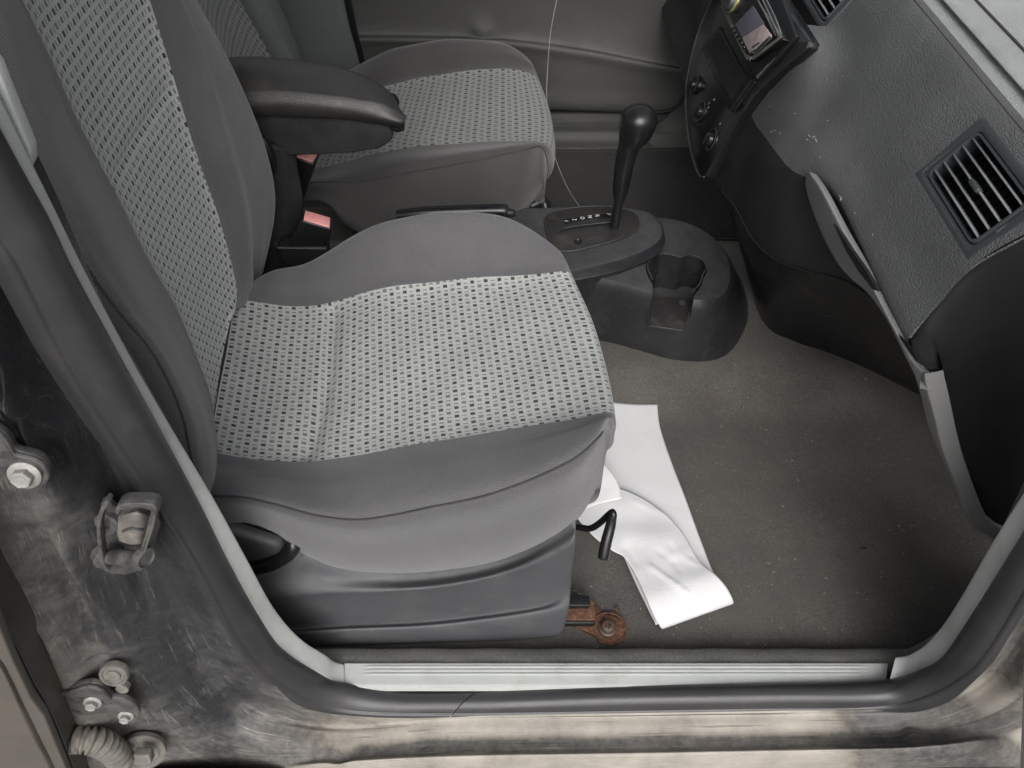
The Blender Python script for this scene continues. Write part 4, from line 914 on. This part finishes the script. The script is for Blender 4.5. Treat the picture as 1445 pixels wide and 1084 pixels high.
# parting line with the front speaker area
tube('panel_seam', [P(a, b, y=1.384) for a, b in [(1000,-20),(985,40),(975,90),(968,125),(958,148),(935,158),(900,158)]], .004, M['dark_well'], fd, 8, k=5)
fs = thing('far_sill', 'dark ribbed sill and pillar trim under the far door', 'sill trim', (.1, 1.40, 0))
prof = [(1.43, .02), (1.41, .018), (1.405, -.002), (1.395, .004), (1.39, -.004), (1.38, .0), (1.372, -.006), (1.362, -.004), (1.355, -.03), (1.354, -.06)]
S = np.array([[(x, y, z) for y, z in prof] for x in np.linspace(-1.0, .55, 20)]); grid('sill_plate', S, M['doorpanel'], fs)
S = patch([[P(*p, y=y) for p, y in r] for r in [(((880,184),1.37),((920,180),1.38),((945,160),1.39),((965,120),1.385),((985,60),1.38)), (((900,190),1.36),((940,192),1.36),((975,180),1.36),((1000,140),1.36),((1030,60),1.36)), (((930,215),1.34),((980,230),1.34),((1040,220),1.34),((1080,160),1.34),((1100,60),1.34))]], 6, 6)
grid('kick_trim', S, M['doorpanel'], fs)
# B pillar on the far side
S = patch([[P(*p, y=y) for p, y in r] for r in [(((330,-60),1.30),((400,-60),1.34),((450,-60),1.36),((472,-60),1.37),((476,-60),1.42)), (((340,40),1.30),((400,30),1.34),((460,30),1.36),((490,30),1.37),((494,30),1.42)), (((360,110),1.30),((420,110),1.34),((480,110),1.36),((510,110),1.37),((514,110),1.42)), (((380,220),1.30),((430,220),1.34),((490,220),1.36),((520,220),1.37),((524,220),1.42))]], 6, 6)
grid('pillar_trim', S, M['pillar_in'], fs)
bm = bmesh.new(); add_box(bm, (-.1, 1.46, .3), (1.4, 0, 0), (0, .006, 0), (0, 0, .42)); from_bm('pillar_gap_seal', bm, M['dark_well'], fs)
tube('gap_strip', [P(a, b, y=1.385) for a, b in [(478,-40),(489,10),(499,55),(512,105)]], .013, M['gloss'], fs, 10, k=4)
M['footwell_shade'] = plastic('footwell_shade_black', (.030, .029, .028), .85, .3, 500, .2)
mt = thing('footwell_shade_sheet', 'plain black sheet added as painted shade in the footwell beyond the gear lever', 'painted shade', (.3, 1.1, -.05))
S = np.array([[(x, y, floor_z(x, y)+.006) for y in np.linspace(.885, 1.345, 90)] for x in np.linspace(-.05, .80, 30)]); grid('mat', S, M['footwell_shade'], mt, thick=.003)  # added dark sheet over the carpet, its colour carries the footwell shade
# hanging wire
wr = thing('wire', 'thin grey wire hanging down beside the far seat', 'wire', P(818, 290, y=.80))
tube('wire_strand', [P(790,-20,y=1.26), P(783,10,y=1.25), P(776,50,y=1.24), P(772,100,y=1.22), P(771,140,y=1.18), P(776,180,y=1.10), P(780,212,y=1.02), P(790,242,y=.95), P(803,270,y=.88), P(817,291,y=.80)], .0008, M['wire'], wr, 6, k=5)

# ================= PAPER =================
def sheet(name, rows, ku=6, kv=6): return patch([[P(a, b, z=z) if True else None for a, b, z in r] for r in rows], ku, kv)
pp = thing('paper_strip', 'long white paper strip curled over at its near end on the carpet', 'paper', P(960, 750, z=-.045))
rows = [((845,566,-.035),(860,567,-.035),(893,570,-.036),(927,570,-.036)), ((852,600,-.04),(868,600,-.040),(900,602,-.040),(931,603,-.040)), ((850,650,-.042),(872,650,-.042),(915,648,-.041),(947,652,-.040)),
 ((852,700,-.042),(885,700,-.042),(935,698,-.041),(967,704,-.040)), ((870,760,-.043),(905,755,-.043),(955,752,-.042),(988,762,-.041)), ((895,820,-.044),(930,812,-.044),(975,800,-.043),(1008,812,-.043)), ((925,882,-.046),(960,870,-.046),(1000,858,-.046),(1030,846,-.046))]
S = sheet('', rows)
under = grid('lower_layer', S, M['paper'], pp, thick=.0006)
# the curl: comes back over on top of itself towards the seat
yA, yB = P(932, 886, z=-.046), P(1032, 855, z=-.046)
A0 = [P(1030,848,z=-.046), P(1034,852,z=-.040), P(1033,845,z=-.028), P(1024,828,z=-.020), P(1008,810,z=-.016), P(985,790,z=-.022), P(960,748,z=-.026), P(925,715,z=-.030), P(890,695,z=-.030), P(868,688,z=-.030)]
B0 = [P(930,884,z=-.046), P(934,888,z=-.040), P(931,884,z=-.030), P(922,868,z=-.022), P(912,845,z=-.018), P(900,818,z=-.022), P(882,788,z=-.026), P(862,776,z=-.029), P(835,755,z=-.030), P(800,715,z=-.030)]
A0, B0 = np.array(A0), np.array(B0); midl = [A0*(1-t)+B0*t for t in (.33, .66)]
for m_, k in zip(midl, (0, 1)): m_[6:9, 2] += (.003, -.001, .002) if k == 0 else (-.001, .003, -.001)
S = patch(np.swapaxes(np.array([A0, midl[0], midl[1], B0]), 0, 1), 8, 8)
def crease(S, a, b, w, d):
    a, b = P(*a, z=-.024), P(*b, z=-.024); u = (b-a)[:2]; L = np.linalg.norm(u); u /= L
    q = S[..., :2]-a[:2]; al = q@u; pe = q[..., 0]*u[1]-q[..., 1]*u[0]
    S[..., 2] += d*np.exp(-np.abs(pe/w))*sst(-.006, .01, al)*(1-sst(L-.01, L+.006, al))
crease(S, (912,795), (970,842), .0022, .004); crease(S, (925,775), (955,800), .002, -.003); crease(S, (960,785), (985,800), .002, .003); crease(S, (945,765), (958,812), .002, -.003); crease(S, (930,790), (975,775), .002, .003); crease(S, (893,703), (960,735), .003, .002); crease(S, (880,765), (900,800), .006, -.002)
grid('curled_layer', S, M['paper'], pp, thick=.0006)
for o in (under,):
    pass
sp = thing('paper_sheet', 'small white sheet corner poking out from beneath the seat front', 'paper', P(850, 690, z=-.02))
rows = [((800,716,-.03),(812,725,-.03),(824,730,-.03)), ((825,690,-.02),(838,702,-.02),(850,714,-.021)), ((846,655,-.012),(862,676,-.012),(876,704,-.014))]
rows = [((796,735,-.026),(836,714,-.022),(877,704,-.018)), ((810,715,-.020),(845,690,-.014),(870,678,-.010)), ((818,705,-.014),(835,680,-.008),(852,653,-.004))]
grid('sheet', sheet('', rows), M['paper'], sp, thick=.0005)
# lint and grit on the carpet
bm = bmesh.new(); rg = random.Random(5)
for k in range(170):
    px, py = rg.uniform(820, 1380), rg.uniform(500, 925)
    p = P(px, py, z=-.045); z = float(floor_z(p[0], p[1])); p = np.array((p[0], p[1], z+.0008)); t = rg.uniform(0, 3.14); l = rg.choice([.0007, .0012, .003])*rg.uniform(.6, 1.2)
    add_tube(bm, [p, p+np.array((math.cos(t)*l, math.sin(t)*l, .0006)), p+np.array((math.cos(t+.5)*l*2, math.sin(t+.5)*l*2, 0))], rg.uniform(.0002, .00045), 5)
for px, py, l in ((1210, 553, .003), (1146, 619, .002), (1118, 646, .0025), (808, 832, .006), (815, 836, .005), (1268, 740, .003), (1050, 935, .003)):
    p = P(px, py, z=-.043); z = float(floor_z(p[0], p[1])); p = np.array((p[0], p[1], z+.002)); add_tube(bm, [p, p+np.array((l, -l*.3, .0005))], .0007, 5)
tag(from_bm('carpet_lint', bm, plastic('lint', (.34, .30, .24), .9)), kind='stuff')
lf = thing('dark_leaf_scrap', 'tiny dark scrap lying on the open carpet', 'scrap', P(1219, 772, z=-.045)); p = P(1219, 772, z=-.043); p[2] = floor_z(p[0], p[1])+.002
tube('scrap', [p-np.array((.006, 0, 0)), p+np.array((0, .001, .001)), p+np.array((.007, 0, 0))], [.0004, .0018, .0004], M['dark_well'], lf, 8, k=3, flat=.5)

# ================= STRIKER =================
sk = thing('door_striker', 'rusty steel door striker loop bolted to the dusty pillar', 'striker', P(170, 780, y=-.08))
def yp(px, y): return [P(a, b, y=y) for a, b in px]
prism('back_plate', yp([(142,710),(150,706),(158,714),(165,720),(200,716),(218,722),(222,735),(212,790),(200,806),(176,812),(155,810),(142,804),(137,780),(136,745)], -.072), (0, .006, 0), M['dark_metal'], sk, .0015)
def strap(name, outer, inner, y, dep, mat, par, bev=.0008):
    a = cr(np.array(yp(outer, y)), 3); b = cr(np.array(yp(inner, y)), 3); return prism(name, list(a)+list(b), (0, dep, -dep*.15), mat, par, bev, 2)
strap('plate_flange', [(148,707),(139,722),(135,745),(138,780),(143,802),(150,808)], [(155,806),(148,800),(144,780),(141,746),(145,725),(154,711)], -.092, .009, M['zinc'], sk)
strap('guard_loop', [(161,725),(163,717),(172,712),(196,711),(214,713),(221,719),(219,731),(207,765),(203,785)], [(198,783),(201,764),(213,730),(213,722),(195,717),(175,718),(169,722),(167,728)], -.101, .012, M['zinc'], sk)
prism('guard_web', [P(217,718,y=-.099), P(227,737,y=-.080), P(222,754,y=-.078), P(213,785,y=-.080), P(204,798,y=-.100), P(199,786,y=-.102)], (-.002, .0, 0), M['dark_metal'], sk, .0006)
tube('web_edge', [P(219,720,y=-.100), P(214,745,y=-.101), P(206,770,y=-.102), P(202,786,y=-.103)], .0009, M['chrome'], sk, 6, k=3)
tube('striker_pin', [P(152,785,y=-.082), P(165,786,y=-.090), P(200,788,y=-.101)], .0068, M['zinc'], sk, 18, k=2)
lathe('pin_eye', P(203, 787, y=-.104), (.85, -.5, .05), [(.0085, -.004), (.0095, .0), (.0095, .002), (.0075, .003), (.0070, .001), (.0001, .001)], M['dark_metal'], sk, 26)
lathe('pin_collar', P(153, 785, y=-.080), (.6, -.8, 0), [(.013, -.006), (.013, .002), (.010, .004), (.0001, .004)], M['zinc'], sk, 26)
lathe('fixing_screw', P(151, 739, y=-.078), (-.1, -1, .3), [(.0105, -.004), (.0105, .001), (.0085, .003), (.004, .003), (.003, .001), (.0001, .001)], M['dark_metal'], sk, 26)
S = [((169,727),(181,724),(196,723),(209,726)), ((168,740),(180,738),(196,738),(208,740)), ((167,752),(180,752),(195,753),(205,754)), ((170,762),(182,766),(194,766),(202,762))]
zz = [-.090, -.098, -.099, -.090]
g = patch([[P(a, b, y=zz[j]) for j, (a, b) in enumerate(r)] for r in S], 6, 6); grid('rubber_buffer', g, M['dusty_rubber'], sk, thick=.003)
tube('buffer_groove', [P(173,750,y=-.099), P(187,745,y=-.1015), P(201,749,y=-.1)], .0012, M['piping'], sk, 8, k=3)
# ================= HINGES =================
def hexbolt(par, px, py, y, r=.010, n=(.12, -1, .35), mat=None):
    c = P(px, py, y=y); m = mat or M['metal']
    o = lathe('bolt', c, n, [(r*1.5, -.002), (r*1.5, .0005), (r*1.25, .0016), (.0001, .0016)], m, par, 28)
    bm = bmesh.new(); add_lathe(bm, c, n, [(r, .001), (r, .0062), (r*.86, .0074), (r*.5, .0068), (.0001, .0068)], 6); from_bm('bolt_head', bm, m, o, bevel=.0006, smooth=False)
h1 = thing('upper_hinge', 'upper steel hinge arm with one hex bolt at the left edge', 'hinge', P(30, 660, y=-.09))
prism('hinge_leaf', cr(np.array(yp([(-40,600),(-5,608),(12,622),(20,637),(40,642),(58,650),(70,668),(66,684),(50,690),(22,690),(0,672),(-40,662)], -.094)), 3, True), (0, .008, 0), M['zinc'], h1, .003)
tube('leaf_flange', cr(np.array(yp([(-20,606),(-2,612),(10,626),(19,640),(38,645),(56,652),(66,668),(62,682)], -.100)), 1), .0020, M['zinc'], h1, 8, k=2); hexbolt(h1, 34, 671, -.098, .0075)
h2 = thing('lower_hinge', 'lower steel hinge arm with two hex bolts above the ribbed hose', 'hinge', P(130, 990, y=-.09))
prism('hinge_leaf', cr(np.array(yp([(62,988),(70,978),(90,973),(110,968),(128,965),(145,970),(158,984),(178,988),(194,1000),(195,1012),(186,1022),(168,1020),(154,1008),(140,1008),(118,1010),(88,1008),(78,1020),(68,1010)], -.108)), 3, True), (0, .007, 0), M['zinc'], h2, .002)
tube('leaf_flange', cr(np.array(yp([(64,986),(74,980),(92,977),(108,973),(126,968),(143,973),(154,986)], -.110)), 1), .0024, M['zinc'], h2, 8, k=2)
hexbolt(h2, 130, 992, -.111, .0064); hexbolt(h2, 177, 1011, -.110, .0058)
# ================= HOSE =================
ho = thing('wiring_hose', 'dusty ribbed rubber wiring hose below the lower hinge', 'hose', P(130, 1050, y=-.1))
hp = cr(np.array([P(70,1045,y=-.118), P(90,1044,y=-.119), P(115,1043,y=-.12), P(140,1048,y=-.12), P(160,1060,y=-.118), P(175,1080,y=-.116), P(185,1110,y=-.112)]), 30)
rad_ = [.0145+.0024*math.sin(k*2*math.pi/9.0) for k in range(len(hp))]
tube('bellows', hp, rad_, M['dusty_rubber'], ho, 24)
gc_ = P(200, 1062, y=-.108); lathe('hose_flange', gc_, (.25, -1, .5), [(.029, -.006), (.029, .001), (.027, .003), (.022, .0035), (.020, .001), (.0001, .001)], M['dusty_rubber'], ho, 36)
c = P(203, 1066, y=-.118); bm = bmesh.new(); add_box(bm, c, (.010, 0, 0), (0, .006, -.002), (0, .003, .008)); from_bm('flange_clip', bm, M['dusty_rubber'], ho, bevel=.002)
# ================= REAR DOOR EDGE =================
rd = thing('rear_door', 'dusty brown rear door edge cutting across the bottom left corner', 'door', P(30, 1060, y=-.13))
ed = [(-60,740),(0,890),(16,930),(42,985),(62,1012),(92,1084),(110,1130)]
ol = yp(ed, -.150)+yp([(-300,1200),(-400,740)], -.150)
prism('outer_panel', ol, (0, .010, 0), M['door_outer'], rd, .002)
sl1 = wl([(-40,790),(0,862),(26,910),(50,960),(68,991),(84,1027),(104,1080),(120,1120)], 20, y=-.132); sl0 = wl([(-75,850),(0,935),(15,962),(33,1003),(50,1040),(62,1062),(73,1086),(90,1130)], 20, y=-.150)
rows = [sl0+np.array((-.004, 0, -.002)), sl0+np.array((0, -.003, 0)), sl0*.8+sl1*.2+np.array((0, -.006, 0)), sl0*.5+sl1*.5+np.array((0, -.002, 0)), sl0*.35+sl1*.65+np.array((0, -.006, 0)), sl0*.1+sl1*.9+np.array((0, -.004, 0)), sl1, sl1+np.array((.001, .03, 0))]
grid('edge_strip', np.swapaxes(cr(rows, 4), 0, 1), M['edge_strip'], rd)
tube('edge_lip', sl1+np.array((.0, -.003, 0)), .0018, M['seal'], rd, 8)
# front door edge, bottom right corner
fdoor = thing('front_door_edge', 'pale sliver of the open front door at the bottom right corner', 'door', P(1445, 1050, y=-.16))
prism('door_edge', [P(1443, 930, y=-.14), P(1470, 900, y=-.14), P(1500, 1100, y=-.16), P(1437, 1110, y=-.16)], (0, -.02, -.004), M['trim'], fdoor, .003)
bpy.context.view_layer.update()
